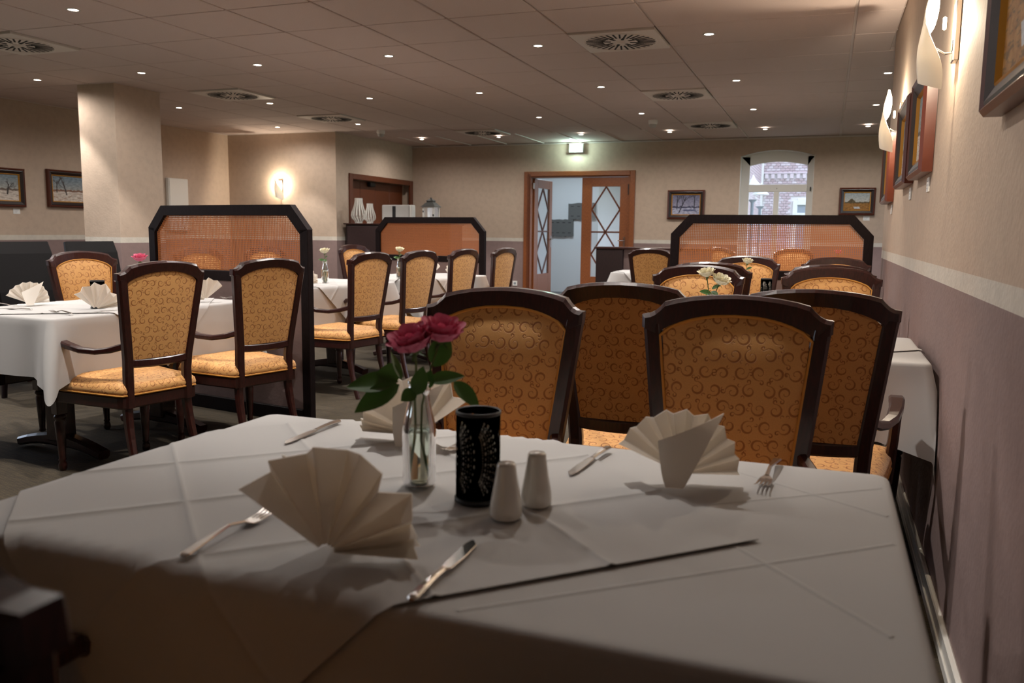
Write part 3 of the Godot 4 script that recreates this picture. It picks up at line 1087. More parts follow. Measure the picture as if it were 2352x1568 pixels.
func make_chair() -> Node3D:
	var o := Node3D.new()
	var wood: Material = M.mahogany
	var b: MB
	for s in [-1.0, 1.0]:
		# back posts rise from the seat frame to the ears of the top rail
		b = MB.new()
		var path := []
		for k in 9:
			var y := lerpf(0.34, 0.916, k / 8.0)
			path.append(Vector3(s * (post_half(y) - 0.022), y, lean(y) + bow(post_half(y) - 0.022)))
		b.bar(path, 0.044, 0.036, Vector3.RIGHT)
		part("back_post", b, wood, o)
		b = MB.new()
		path = []
		var ws := []
		for k in 8:
			var y := lerpf(0.345, 0.0, k / 7.0)
			var t := (0.345 - y) / 0.345
			path.append(Vector3(s * (0.154 + 0.012 * t), y, -0.085 * pow(t, 1.6)))
			ws.append(lerpf(0.040, 0.027, t))
		b.bar(path, ws, ws, Vector3.RIGHT)
		part("leg", b, wood, o)
		# turned front leg under a square block
		b = MB.new()
		b.box(Vector3(s * 0.220, 0.308, 0.425), Vector3(0.054, 0.075, 0.054), 0.004)
		b.lathe([Vector2(0.013, 0.0), Vector2(0.019, 0.012), Vector2(0.019, 0.03), Vector2(0.013, 0.045), Vector2(0.018, 0.052), Vector2(0.015, 0.06), Vector2(0.020, 0.14), Vector2(0.025, 0.235), Vector2(0.020, 0.245), Vector2(0.028, 0.254), Vector2(0.028, 0.262), Vector2(0.021, 0.272)], 14, Vector3(s * 0.220, 0, 0.425))
		part("leg", b, wood, o)
		# arm and its curved support
		b = MB.new()
		var ap := [Vector3(s * 0.168, 0.618, -0.012), Vector3(s * 0.190, 0.600, 0.05), Vector3(s * 0.214, 0.590, 0.12), Vector3(s * 0.238, 0.594, 0.20), Vector3(s * 0.252, 0.610, 0.27), Vector3(s * 0.257, 0.624, 0.33), Vector3(s * 0.258, 0.624, 0.37), Vector3(s * 0.257, 0.610, 0.392)]
		b.bar(ap, [0.026, 0.028, 0.032, 0.037, 0.042, 0.046, 0.046, 0.036], [0.030, 0.028, 0.026, 0.026, 0.027, 0.028, 0.028, 0.02], Vector3.RIGHT)
		part("arm", b, wood, o)
		b = MB.new()
		b.bar([Vector3(s * 0.248, 0.345, 0.402), Vector3(s * 0.252, 0.42, 0.384), Vector3(s * 0.256, 0.50, 0.352), Vector3(s * 0.257, 0.56, 0.328), Vector3(s * 0.257, 0.602, 0.322)], [0.034, 0.034, 0.031, 0.030, 0.034], [0.046, 0.042, 0.036, 0.034, 0.042], Vector3.RIGHT)
		part("arm_support", b, wood, o)
	# top rail with notched ears
	b = MB.new()
	var rings := []
	var n := RAIL_OUT.size()
	for i in range(-(n - 1), n):
		var s := -1.0 if i < 0 else 1.0
		var k: int = n - 1 - absi(i)
		if i < 0:
			k = n - 1 + i
			k = n - 1 - absi(i)
		var ox: float = s * RAIL_OUT[k][0]; var oy: float = RAIL_OUT[k][1]
		var ix: float = s * RAIL_IN[k][0]; var iy: float = RAIL_IN[k][1]
		var zo := lean(oy) + bow(ox)
		var zi := lean(iy) + bow(ix)
		var ax := lerpf(ox, ix, 0.18); var ay := lerpf(oy, iy, 0.18)
		rings.append([Vector3(ix, iy, zi - 0.016), Vector3(ix, iy, zi + 0.018), Vector3(ax, ay, zo + 0.022), Vector3(ox, oy, zo + 0.014), Vector3(ox, oy, zo - 0.012), Vector3(ax, ay, zo - 0.019)])
	b.loft(rings)
	part("top_rail", b, wood, o)
	b = MB.new()
	var rp := []
	for k in 7:
		var x := lerpf(-0.15, 0.15, k / 6.0)
		rp.append(Vector3(x, 0.541 - 0.006 * (1.0 - (x / 0.15) * (x / 0.15)), lean(0.54) + bow(x)))
	b.bar(rp, 0.040, 0.030, Vector3.UP)
	part("lower_rail", b, wood, o)
	# upholstered back: padded front, flat rear cover
	var front := []
	var rear := []
	for i in 15:
		var fr := []
		var re := []
		var v := i / 14.0
		for j in 15:
			var u := j / 7.0 - 1.0
			var yt := arch_top(u * 0.184)
			var y := lerpf(0.556, yt, v)
			var hw := post_half(y) - 0.0355
			var x := u * hw
			var z := lean(y) + bow(x)
			var edge: float = (1.0 - pow(absf(u), 4.0)) * (1.0 - pow(absf(2.0 * v - 1.0), 3.0))
			fr.append(Vector3(x, y, z + 0.012 + 0.030 * edge))
			re.append(Vector3(x, y, z - 0.009 - 0.003 * edge))
		front.append(fr)
		rear.append(re)
	b = MB.new()
	b.sheet(front)
	part("back_cushion", b, M.gold_scroll_fabric, o)
	b = MB.new()
	b.sheet(rear)
	part("back_cover", b, M.gold_scroll_fabric, o)
	b = MB.new()
	var loop := []
	for q in [[0, 0, 0, 1], [14, 0, 1, 1]]:
		pass
	for j in range(0, 15): loop.append(front[0][j])
	for i in range(1, 15): loop.append(front[i][14])
	for j in range(13, -1, -1): loop.append(front[14][j])
	for i in range(13, 0, -1): loop.append(front[i][0])
	for k in loop.size():
		var p: Vector3 = loop[k]
		loop[k] = Vector3(p.x * 0.985, 0.74 + (p.y - 0.74) * 0.985, p.z + 0.005)
	b.tube(loop, 0.0042, 6, true)
	part("back_piping", b, M.gold_piping, o)
	# seat
	b = MB.new()
	b.loft([ring_at(seat_outline(0.0), 0.338), ring_at(seat_outline(0.004), 0.344), ring_at(seat_outline(0.004), 0.388), ring_at(seat_outline(-0.004), 0.394)])
	part("seat_frame", b, wood, o)
	b = MB.new()
	b.smooth()
	b.loft([ring_at(seat_outline(-0.006), 0.392), ring_at(seat_outline(0.006), 0.398), ring_at(seat_outline(0.011), 0.416), ring_at(seat_outline(0.005), 0.436), ring_at(seat_outline(-0.018), 0.452), ring_at(seat_outline(-0.06), 0.462), ring_at(seat_outline(-0.13), 0.468), ring_at(seat_outline(-0.18), 0.470)], false)
	b.cap(ring_at(seat_outline(-0.18), 0.470), Vector3.UP)
	part("seat", b, M.gold_scroll_fabric, o)
	b = MB.new()
	b.tube(ring_at(seat_outline(0.007), 0.3985), 0.0045, 6, true)
	part("seat_piping", b, M.gold_piping, o)
	return o

func build_chairs() -> void:
	var src := make_chair()
	src.set_meta("base_name", "dining_chair")
	var g_ := "gold upholstered mahogany armchairs"
	# x, z, turn in degrees, label; the point is the foot of the back rail
	var list := [
		[-0.790, -2.005, -2.0, "mahogany armchair with gold scroll fabric facing the near table, behind the pink roses"],
		[-0.193, -2.02, 3.5, "mahogany armchair with gold scroll fabric facing the near table, beside the right wall"],
		[-0.575, -2.59, 181.0, "armchair back to back with the one behind the pink roses"],
		[-0.024, -2.54, 180.0, "armchair back to back with the near one by the right wall, arm touching the cloth"],
		[-0.578, -4.03, -8.0, "armchair facing the second right hand table, behind the two cream roses"],
		[0.035, -4.13, 8.0, "armchair facing the second right hand table, next to the right wall"],
		[-0.58, -4.66, 180.0, "armchair back to back with the one behind the two cream roses"],
		[0.02, -4.68, 180.0, "armchair beside the right wall, back turned, at the third right hand table"],
		[-0.515, -5.98, -3.0, "armchair in front of the right hand cane screen, behind a single cream rose"],
		[0.065, -6.05, 2.0, "armchair in front of the right hand cane screen, next to the right wall"],
		[-2.858, -3.028, -101.5, "armchair with its back turned at the near end of the left hand table"],
		[-2.72, -3.63, -106.0, "armchair with its back turned beside the end post of the left hand screen"],
		[-2.98, -5.10, -100.0, "armchair with its back turned just past the left hand screen, first of four"],
		[-2.955, -5.80, -101.0, "armchair with its back turned just past the left hand screen, second of four"],
		[-2.94, -6.60, -99.5, "armchair with its back turned just past the left hand screen, third of four"],
		[-2.88, -7.40, -98.5, "armchair with its back turned beside the end post of the far cane screen"],
		[-4.16, -3.90, 80.0, "armchair at the left hand table facing the aisle, behind the black candle holder"],
		[-4.36, -3.14, 82.0, "armchair at the left hand table facing the aisle, cut by a black chair behind it"],
		[-4.40, -5.20, 80.0, "armchair seen through the left hand cane screen, nearer its left end"],
		[-4.36, -5.95, 80.0, "armchair beyond the left hand screen facing the aisle, behind a single cream rose"],
		[-4.40, -7.45, 80.0, "armchair facing the aisle in front of the dark sideboard"],
		[-1.62, -8.35, 180.0, "armchair with its back turned beside the low partition before the end wall"],
		[-1.15, -9.7, 20.0, "armchair half hidden by the end post of the right hand screen"],
		[-0.35, -9.9, -10.0, "armchair seen through the right hand cane screen before the arched window"],
		[-0.60, -0.375, 180.0, "dark armchair pushed in at the near side of the near table"],
	]
	for i in list.size():
		var q: Array = list[i]
		var o: Node3D
		var at := Vector3(q[0], 0, q[1])
		if i == 0:
			o = src
			o.name = numbered("dining_chair")
			add_child(o, true)
			o.position = at
			o.rotation.y = deg_to_rad(q[2])
			o.set_meta("label", q[3])
			o.set_meta("category", "chair")
			o.set_meta("group", g_)
		else:
			o = copy(src, q[3], at, deg_to_rad(q[2]))
	# plain black leather chairs at the left
	for q in [[-5.05, -4.22, 80.0, "black leather high-backed chair behind the left hand table, beside a white cloth"], [-4.95, -4.72, 84.0, "black leather high-backed chair behind the armchair with the candle holder"]]:
		var c := thing("leather_chair", q[3], "chair", Vector3(q[0], 0, q[1]), deg_to_rad(q[2]), "black leather chairs")
		var b := MB.new()
		b.bar([Vector3(0, 0.45, 0.02), Vector3(0, 0.7, -0.01), Vector3(0, 0.95, -0.06), Vector3(0, 1.03, -0.085)], [0.40, 0.42, 0.42, 0.40], [0.05, 0.05, 0.045, 0.035], Vector3.RIGHT, 0.3)
		part("backrest", b, M.black_leather, c)
		b = MB.new()
		b.box(Vector3(0, 0.44, 0.22), Vector3(0.44, 0.08, 0.46), 0.02)
		part("seat", b, M.black_leather, c)
		for s in [Vector2(-1, 0), Vector2(1, 0), Vector2(-1, 1), Vector2(1, 1)]:
			b = MB.new()
			b.bar([Vector3(s.x * 0.19, 0.42, 0.03 + s.y * 0.38), Vector3(s.x * 0.20, 0.0, -0.01 + s.y * 0.42)], [0.04, 0.03], [0.04, 0.03], Vector3.RIGHT)
			part("leg", b, M.dark_frame, c)


# ------------------------------------------------------------------ tables and cloths
func make_table(at: Vector3, turn: float, hx: float, hz: float, label: String) -> void:
	var t := thing("dining_table", label, "table", at, turn, "pedestal tables under cloths")
	var b := MB.new()
	b.span(Vector3(-hx, TOP - 0.034, -hz), Vector3(hx, TOP - 0.004, hz), 0.006)
	part("tabletop", b, M.mahogany, t)
	var along := hx > hz
	for s in [-1.0, 1.0]:
		var c := Vector3(s * hx * 0.52, 0, 0) if along else Vector3(0, 0, s * hz * 0.52)
		var acr := Vector3(0, 0, 1) if along else Vector3(1, 0, 0)
		b = MB.new()
		b.box(c + Vector3(0, 0.37, 0), Vector3(0.10, 0.60, 0.10), 0.008)
		b.box(c + Vector3(0, 0.675, 0), Vector3(0.10, 0.04, 0.10) + acr.abs() * 0.4, 0.008)
		part("pedestal", b, M.mahogany, t)
		b = MB.new()
		var fp := []
		for k in 9:
			var u := k / 4.0 - 1.0
			fp.append(c + acr * u * 0.31 + Vector3(0, 0.075 - 0.045 * u * u, 0))
		b.bar(fp, 0.065, [0.045, 0.05, 0.055, 0.065, 0.075, 0.065, 0.055, 0.05, 0.045], acr.cross(Vector3.UP))
		part("foot", b, M.mahogany, t)

func cloth_mesh(hx: float, hz: float, drop: float, seed_: int, lim := 99.0) -> Mesh:
	var r := RandomNumberGenerator.new(); r.seed = seed_
	var per := []   # [point, outward, cornerness]
	var rad := 0.02
	var cs := [Vector2(hx, hz), Vector2(-hx, hz), Vector2(-hx, -hz), Vector2(hx, -hz)]
	for k in 4:
		var c: Vector2 = cs[k]
		var sx := signf(c.x); var sz := signf(c.y)
		var cen := Vector2(c.x - sx * rad, c.y - sz * rad)
		var a0 := Vector2(sx, 0) if k % 2 == 0 else Vector2(0, sz)
		var a1 := Vector2(0, sz) if k % 2 == 0 else Vector2(sx, 0)
		for i in 13:
			var t := i / 12.0 * PI / 2
			var n := a0 * cos(t) + a1 * sin(t)
			per.append([cen + n * rad, n, sin(t * 2.0), (a0 + a1).normalized()])
		var nx: Vector2 = cs[(k + 1) % 4]
		var from := cen + a1 * rad
		var cen2 := Vector2(nx.x - signf(nx.x) * rad, nx.y - signf(nx.y) * rad)
		var to := cen2 + a1 * rad
		for i in range(1, 20):
			var u := i / 20.0
			var p := from.lerp(to, u)
			per.append([p, a1, 0.0, a1])
	var b := MB.new()
	b.smooth()
	var phase := r.randf() * TAU
	var rings := []
	var lens := [[-0.016, 0.0], [-0.004, 0.0], [0.003, -0.0015], [0.007, -0.006], [0.009, -0.013]]
	for l in lens:
		var ring := []
		for q in per:
			var p: Vector2 = q[0]; var n: Vector2 = q[1]
			var w: Vector2 = p + n * float(l[0])
			ring.append(Vector3(w.x, l[1], w.y))
		rings.append(ring)
	for f in 9:
		var t := (f + 1) / 9.0
		var ring := []
		for k in per.size():
			var q: Array = per[k]
			var p: Vector2 = q[0]; var n: Vector2 = q[1]
			var cn: float = q[2]
			# distance to the nearest corner shapes the folds
			var dc := 9.0
			for c in cs:
				dc = minf(dc, (p - c).length())
			var lin := clampf(1.0 - dc / 0.12, 0.0, 1.0)
			var dip := exp(-pow((dc - 0.13) / 0.06, 2.0))
			var out: float = 0.009 + t * (0.012 + 0.13 * lin * lin * (0.55 + 0.45 * cn) - 0.014 * dip) + t * 0.004 * sin(p.x * 17.0 + p.y * 13.0 + phase)
			var len: float = drop * (1.0 + 0.40 * lin * (0.45 + 0.55 * cn))
			var nn: Vector2 = n.lerp(q[3], 0.72 * t).normalized()
			var w: Vector2 = p + nn * out
			ring.append(Vector3(minf(w.x, lim), -0.013 - t * len, w.y))
		rings.append(ring)
	b.loft(rings, false)
	b.flat()
	# top
	var ring0: Array = rings[0]
	for k in ring0.size():
		b.tri_out(Vector3.ZERO, ring0[(k + 1) % ring0.size()], ring0[k], Vector3(0, -1, 0))
	return b.mesh()

func overlay_mesh(hx: float, hz: float, side: float, centre: Vector2, turn: float) -> Mesh:
	var cr := []
	for k in 41:
		cr.append(lerpf(-side / 2, side / 2, k / 40.0))
	for c in [-side / 4, 0.0, side / 4]:
		for d in [-0.007, -0.003, 0.003, 0.007]:
			cr.append(c + d)
	cr.sort()
	var grid := []
	var ex := Vector2(cos(turn), sin(turn))
	var ez := Vector2(-sin(turn), cos(turn))
	for a in cr:
		var row := []
		for c in cr:
			var p: Vector2 = centre + ex * a + ez * c
			var rise := 0.0
			for q in [-side / 4, 0.0, side / 4]:
				rise = maxf(rise, 0.0026 * exp(-pow((a - q) / 0.004, 2.0)))
				rise = maxf(rise, 0.0026 * exp(-pow((c - q) / 0.004, 2.0)))
			if maxf(absf(a), absf(c)) > side / 2 - 0.012:
				rise += 0.0012
			var y := 0.0022 + rise
			var over := Vector2(maxf(absf(p.x) - hx, 0.0), maxf(absf(p.y) - hz, 0.0))
			var e := over.length()
			if e > 0.0:
				var n := Vector2(signf(p.x) * over.x, signf(p.y) * over.y) / e
				var edge := Vector2(clampf(p.x, -hx, hx), clampf(p.y, -hz, hz))
				var rd := 0.018
				var out := 0.0
				if e < rd * PI / 2:
					out = rd * sin(e / rd)
					y = 0.0022 + rise * 0.5 - rd * (1.0 - cos(e / rd))
				else:
					var h := e - rd * PI / 2
					out = rd + 0.10 * h + rise
					y = 0.0022 - rd - h * 0.99
				p = edge + n * out
			row.append(Vector3(p.x, y, p.y))
		grid.append(row)
	var b := MB.new()
	b.sheet(grid, 0.0014)
	return b.mesh()

func crease(a: Vector2, c: Vector2, parent: Node3D) -> void:
	var b := MB.new()
	var d := (c - a).normalized()
	var n := Vector2(-d.y, d.x) * 0.005
	var h := 0.0011
	b.quad_dir(Vector3(a.x - n.x, 0.0001, a.y - n.y), Vector3(c.x - n.x, 0.0001, c.y - n.y), Vector3(c.x, h, c.y), Vector3(a.x, h, a.y), Vector3.UP)
	b.quad_dir(Vector3(a.x, h, a.y), Vector3(c.x, h, c.y), Vector3(c.x + n.x, 0.0001, c.y + n.y), Vector3(a.x + n.x, 0.0001, a.y + n.y), Vector3.UP)
	part("crease", b, M.linen, parent)

func laid_table(at: Vector3, turn: float, hx: float, hz: float, drop: float, centre: Vector2, side: float, oturn: float, what: String, seed_: int, lim := 99.0) -> Node3D:
	make_table(at, turn, hx - 0.006, hz - 0.006, "dark wooden pedestal table under the grey cloth, " + what)
	var c := thing("tablecloth", "pale grey linen tablecloth over the %s" % what, "tablecloth", at + Vector3(0, TOP, 0), turn, "grey linen tablecloths")
	inst("cloth", cloth_mesh(hx, hz, drop, seed_, lim), M.linen, c)
	var o := thing("overlay_cloth", "square grey overlay cloth laid cornerwise on the %s" % what, "tablecloth", at + Vector3(0, TOP, 0), turn, "cornerwise overlay cloths")
	inst("cloth", overlay_mesh(hx, hz, side, centre, oturn), M.linen, o)
	return c

func build_tables() -> void:
	var c := laid_table(Vector3(-0.515, 0, -1.17), 0.0, 0.63, 0.385, 0.25, Vector2(-0.20, 0.03), 0.92, PI / 4, "near table with the pink roses", 1)
	crease(Vector2(0.62, -0.03), Vector2(0.16, 0.37), c)
	crease(Vector2(0.05, -0.37), Vector2(0.60, 0.26), c)
	crease(Vector2(0.30, -0.37), Vector2(0.62, -0.15), c)
	crease(Vector2(0.62, -0.30), Vector2(0.36, -0.10), c)
	laid_table(Vector3(-0.29, 0, -3.39), 0.0, 0.625, 0.37, 0.26, Vector2(0.0, 0.0), 0.92, PI / 4 + 0.04, "second right hand table", 2, 0.652)
	laid_table(Vector3(-0.29, 0, -5.37), 0.0, 0.62, 0.34, 0.25, Vector2(0.0, 0.0), 0.90, PI / 4, "third right hand table before the cane screen", 3, 0.652)
	laid_table(Vector3(-3.545, 0, -3.44), deg_to_rad(-6.0), 0.385, 0.61, 0.26, Vector2(0.02, -0.02), 0.95, PI / 4 + 0.05, "left hand table with a single pink rose", 4)
	laid_table(Vector3(-3.72, 0, -5.52), deg_to_rad(-10.0), 0.38, 0.60, 0.26, Vector2(0.0, 0.02), 0.93, PI / 4, "middle left table past the cane screen", 5)
	laid_table(Vector3(-3.45, 0, -6.92), deg_to_rad(-10.0), 0.38, 0.52, 0.26, Vector2(0.0, 0.05), 0.90, PI / 4, "far left table before the second cane screen", 6)
	laid_table(Vector3(-1.75, 0, -9.02), 0.0, 0.36, 0.34, 0.20, Vector2(0.0, 0.0), 0.80, PI / 4, "small table by the low partition", 7)
	laid_table(Vector3(-5.75, 0, -4.35), deg_to_rad(-10.0), 0.38, 0.40, 0.26, Vector2(0.0, 0.0), 0.85, PI / 4, "table behind the black leather chairs", 8)
	laid_table(Vector3(-0.25, 0, -8.9), 0.0, 0.6, 0.37, 0.26, Vector2(0.0, 0.0), 0.90, PI / 4, "table behind the right hand cane screen", 9)


# ------------------------------------------------------------------ napkins
# a pleated paper fan: pleats radiate from the foot, a folded tongue props it up
func napkin_parts(angs: Array, rads: Array, amp: float, parent: Node3D, tongue: bool) -> void:
	var b := MB.new()
	var n := angs.size()
	var grid := []
	var steps := 6
	for s in steps:
		var f := s / (steps - 1.0)
		var row := []
		for k in n:
			var a := deg_to_rad(angs[k])
			var rr: float = lerpf(0.010, rads[k], f)
			var zig: float = (1.0 if k % 2 else -1.0) * amp * (0.15 + 0.85 * f) * (0.8 + 0.2 * sin(k * 1.7))
			var dropz: float = 0.028 * f * sin(a)
			row.append(Vector3(cos(a) * rr - sin(a) * zig * 0.25, 0.010 + maxf(sin(a), 0.0) * rr, zig + dropz))
		grid.append(row)
	for s in steps - 1:
		for k in n - 1:
			b.flat()
			b.quad(grid[s][k], grid[s][k + 1], grid[s + 1][k + 1], grid[s + 1][k])
			var d := Vector3(0, 0, -0.003)
			b.quad(grid[s][k] + d, grid[s + 1][k] + d, grid[s + 1][k + 1] + d, grid[s][k + 1] + d)
	for k in n - 1:
		var d := Vector3(0, 0, -0.003)
		b.quad(grid[steps - 1][k], grid[steps - 1][k + 1], grid[steps - 1][k + 1] + d, grid[steps - 1][k] + d)
	part("pleated_fan", b, M.napkin_paper, parent)
	if tongue:
		b = MB.new()
		var g := []
		for i in 9:
			var t := i / 8.0
			var row := []
			for j in 7:
				var u := j / 3.0 - 1.0
				var hw: float = lerpf(0.014, 0.050, pow(t, 0.8))
				var y := 0.004 + 0.092 * pow(t, 0.9) + u * 0.012 * t
				var z := lerpf(0.066, 0.042, pow(t, 0.75)) - 0.012 * u * u * t
				row.append(Vector3(u * hw + 0.022 * t - 0.008, y + u * 0.014 * t, z))
			g.append(row)
		b.sheet(g, 0.003)
		part("folded_tongue", b, M.napkin_paper, parent)

func build_napkins() -> void:
	# the even fan: many narrow pleats; the loose fan: few wide pleats and a stack of folds at one end
	var fanA := [[], []]
	for k in 19:
		var t := k / 18.0
		fanA[0].append(1.0 + 156.0 * t)
		fanA[1].append((0.106 if k % 2 else 0.111) * (0.86 + 0.16 * smoothstep(0.0, 0.5, t)))
	var fanB := [[1, 4, 7, 10, 13, 17, 22, 34, 48, 56, 70, 84, 95, 108, 122, 134, 144], [0.118, 0.104, 0.120, 0.106, 0.121, 0.105, 0.118, 0.119, 0.104, 0.108, 0.129, 0.117, 0.130, 0.119, 0.131, 0.122, 0.130]]
	var list := [
		[Vector3(-0.207, TOP + 0.0055, -1.375), 8.0, 0, 0.011, 1.0, true, "white pleated napkin fan with folded tongue in front of the near right armchair"],
		[Vector3(-0.728, TOP + 0.0055, -1.44), 12.0, 1, 0.016, 0.98, true, "white pleated napkin fan behind the glass bottle with pink roses"],
		[Vector3(-0.560, TOP + 0.0055, -0.862), 197.0, 1, 0.021, 1.0, true, "large white pleated napkin fan between fork and knife on the near edge"],
		[Vector3(-3.83, TOP + 0.0055, -3.20), 60.0, 0, 0.011, 1.0, true, "white napkin fan at the far side of the left hand table, tongue towards the aisle"],
		[Vector3(-3.30, TOP + 0.0055, -3.12), 75.0, 2, 0.013, 1.0, false, "white napkin fan on the left hand table before the candle holder"],
		[Vector3(-3.22, TOP + 0.0055, -3.80), 70.0, 1, 0.013, 0.95, false, "white napkin fan on the left hand table between the two turned armchairs"],
		[Vector3(-3.52, TOP + 0.0055, -5.20), 70.0, 2, 0.010, 1.0, false, "white napkin fan on the middle left table beside the screen post"],
		[Vector3(-3.98, TOP + 0.0055, -5.40), 70.0, 0, 0.011, 1.0, false, "white napkin fan at the far side of the middle left table"],
		[Vector3(-3.25, TOP + 0.0055, -6.72), 70.0, 1, 0.012, 1.0, false, "white napkin fan on the far left table between two turned armchairs"],
		[Vector3(-3.30, TOP + 0.0055, -7.20), 100.0, 0, 0.012, 1.0, false, "white napkin fan at the far end of the far left table"],
		[Vector3(0.06, TOP + 0.0055, -3.55), 10.0, 0, 0.012, 1.0, true, "white napkin fan on the second right hand table near the wall"],
		[Vector3(-0.05, TOP + 0.0055, -5.5), 10.0, 0, 0.012, 1.0, true, "white napkin fan on the third right hand table"],
	]
	for q in list:
		var n := thing("napkin", q[6], "napkin", q[0], deg_to_rad(q[1]), "pleated napkin fans")
		var f: Array = fanA if q[2] == 0 else fanB
		var an: Array = f[0]
		var rd := []
		for v in f[1]:
			rd.append(v * q[4])
		if q[2] == 1:
			an = an.duplicate()
			for k in an.size():
				an[k] = 180 - an[k]
			an.reverse()
			rd.reverse()
		napkin_parts(an, rd, q[3], n, q[5])


# ------------------------------------------------------------------ cutlery
func make_knife() -> Node3D:
	var o := Node3D.new()
	var b := MB.new()
	b.bar([Vector3(0, 0.004, 0), Vector3(0, 0.005, -0.004), Vector3(0, 0.006, -0.03), Vector3(0, 0.006, -0.06), Vector3(0, 0.005, -0.088)], [0.008, 0.013, 0.012, 0.0095, 0.009], [0.004, 0.0065, 0.007, 0.006, 0.005], Vector3.RIGHT, 0.4)
	part("handle", b, M.steel, o)
	b = MB.new()
	b.bar([Vector3(0, 0.005, -0.087), Vector3(0.001, 0.004, -0.095), Vector3(0.001, 0.003, -0.14), Vector3(0.0, 0.0025, -0.18), Vector3(-0.003, 0.002, -0.196)], [0.009, 0.014, 0.017, 0.016, 0.004], [0.004, 0.0025, 0.0018, 0.0016, 0.0014], Vector3.RIGHT, 0.4)
	part("blade", b, M.steel, o)
	return o

func make_fork() -> Node3D:
	var o := Node3D.new()
	var b := MB.new()
	b.bar([Vector3(0, 0.004, 0), Vector3(0, 0.005, -0.004), Vector3(0, 0.010, -0.05), Vector3(0, 0.013, -0.09), Vector3(0, 0.007, -0.125)], [0.009, 0.015, 0.011, 0.006, 0.007], [0.003, 0.004, 0.004, 0.004, 0.003], Vector3.RIGHT, 0.4)
	part("handle", b, M.steel, o)
	b = MB.new()
	b.bar([Vector3(0, 0.007, -0.122), Vector3(0, 0.003, -0.132), Vector3(0, 0.0025, -0.15)], [0.008, 0.021, 0.023], [0.003, 0.002, 0.0018], Vector3.RIGHT, 0.4)
	part("head", b, M.steel, o)
	for k in 4:
		b = MB.new()
		var x := (k - 1.5) * 0.0062
		b.bar([Vector3(x, 0.0025, -0.148), Vector3(x, 0.004, -0.17), Vector3(x, 0.009, -0.192)], [0.0036, 0.0032, 0.0018], [0.0018, 0.0016, 0.0012], Vector3.RIGHT, 0.4)
		part("tine", b, M.steel, o)
	return o

func build_cutlery() -> void:
	var k := make_knife()
	var f := make_fork()
	k.set_meta("base_name", "table_knife"); k.set_meta("category", "knife"); k.set_meta("group", "steel table knives")
	f.set_meta("base_name", "table_fork"); f.set_meta("category", "fork"); f.set_meta("group", "steel table forks")
	var y := TOP + 0.0052
	var ks := [
		[Vector3(-0.944, y, -1.512), 180.0, "steel knife left of the napkin behind the pink roses"],
		[Vector3(-0.364, y, -1.52), 174.0, "steel knife between the salt shakers and the far right napkin"],
		[Vector3(-0.405, y, -0.788), 2.0, "steel knife at the near edge, blade away from the edge"],
		[Vector3(-3.60, y, -3.02), 95.0, "steel knife on the left hand table by the far napkin"],
		[Vector3(-3.16, y, -5.66), 80.0, "steel knife on the middle left table"],
	]
	var fs := [
		[Vector3(-0.062, y, -1.556), 175.0, "steel fork at the far right place of the near table"],
		[Vector3(-0.628, y, -1.56), 178.0, "steel fork behind the black candle holder"],
		[Vector3(-0.722, y, -0.795), 2.0, "steel fork half under the near napkin fan"],
		[Vector3(-3.27, y, -2.95), 75.0, "steel fork on the left hand table near its corner"],
		[Vector3(-4.02, y, -3.08), -60.0, "steel fork beside the far napkin of the left hand table"],
		[Vector3(-3.12, y, -3.98), 75.0, "steel fork on the left hand table beside the third napkin"],
	]
	var first := true
	for set_ in [[k, ks], [f, fs]]:
		first = true
		var src: Node3D = set_[0]
		for q in set_[1]:
			if first:
				src.name = numbered(src.get_meta("base_name"))
				add_child(src, true)
				src.position = q[0]
				src.rotation.y = deg_to_rad(q[1])
				src.set_meta("label", q[2])
				first = false
			else:
				copy(src, q[2], q[0], deg_to_rad(q[1]))


# ------------------------------------------------------------------ bottles, roses, holders, shakers
func build_bottle(at: Vector3, label: String) -> void:
	var o := thing("glass_bottle", label, "bottle", at, 0.0, "clear bottles used as vases")
	var b := MB.new()
	var outer := [Vector2(0.0, 0.0015), Vector2(0.020, 0.0005), Vector2(0.0250, 0.002), Vector2(0.0268, 0.008), Vector2(0.0268, 0.088), Vector2(0.0255, 0.10), Vector2(0.0215, 0.118), Vector2(0.0178, 0.134), Vector2(0.0162, 0.146), Vector2(0.0160, 0.152), Vector2(0.0182, 0.1535), Vector2(0.0182, 0.1585), Vector2(0.0165, 0.160), Vector2(0.0165, 0.163), Vector2(0.0182, 0.165), Vector2(0.0180, 0.169), Vector2(0.0165, 0.170)]
	var inner := [Vector2(0.0148, 0.169), Vector2(0.0143, 0.150), Vector2(0.0158, 0.134), Vector2(0.0195, 0.118), Vector2(0.0235, 0.10), Vector2(0.0248, 0.088), Vector2(0.0248, 0.012), Vector2(0.021, 0.0065), Vector2(0.0, 0.0060)]
	b.lathe(outer + inner, 40, Vector3.ZERO, false)
	part("glass", b, M.bottle_glass, o)
	b = MB.new()
	b.lathe([Vector2(0.0, 0.0058), Vector2(0.0212, 0.0063), Vector2(0.0250, 0.012), Vector2(0.0250, 0.088), Vector2(0.0240, 0.094), Vector2(0.0, 0.0935)], 32, Vector3.ZERO, false)
	part("water", b, M.water, o)

func petal_mesh() -> Mesh:
	var b := MB.new()
	var g := []
	for i in 7:
		var t := i / 6.0
		var row := []
		for j in 7:
			var u := j / 3.0 - 1.0
			var hw: float = 0.014 * sin(PI * (0.12 + 0.74 * t)) + 0.002
			var an := u * 0.75
			var rad: float = 0.003 + 0.0125 * sin(PI * 0.5 * minf(t * 1.35, 1.0)) + 0.006 * maxf(t - 0.72, 0.0) * 4.0 * (1.0 - 0.4 * u * u)
			row.append(Vector3(sin(an) * rad * (hw / 0.013), 0.001 + 0.028 * t - 0.004 * u * u * t, cos(an) * rad))
		g.append(row)
	b.sheet(g)
	return b.mesh()

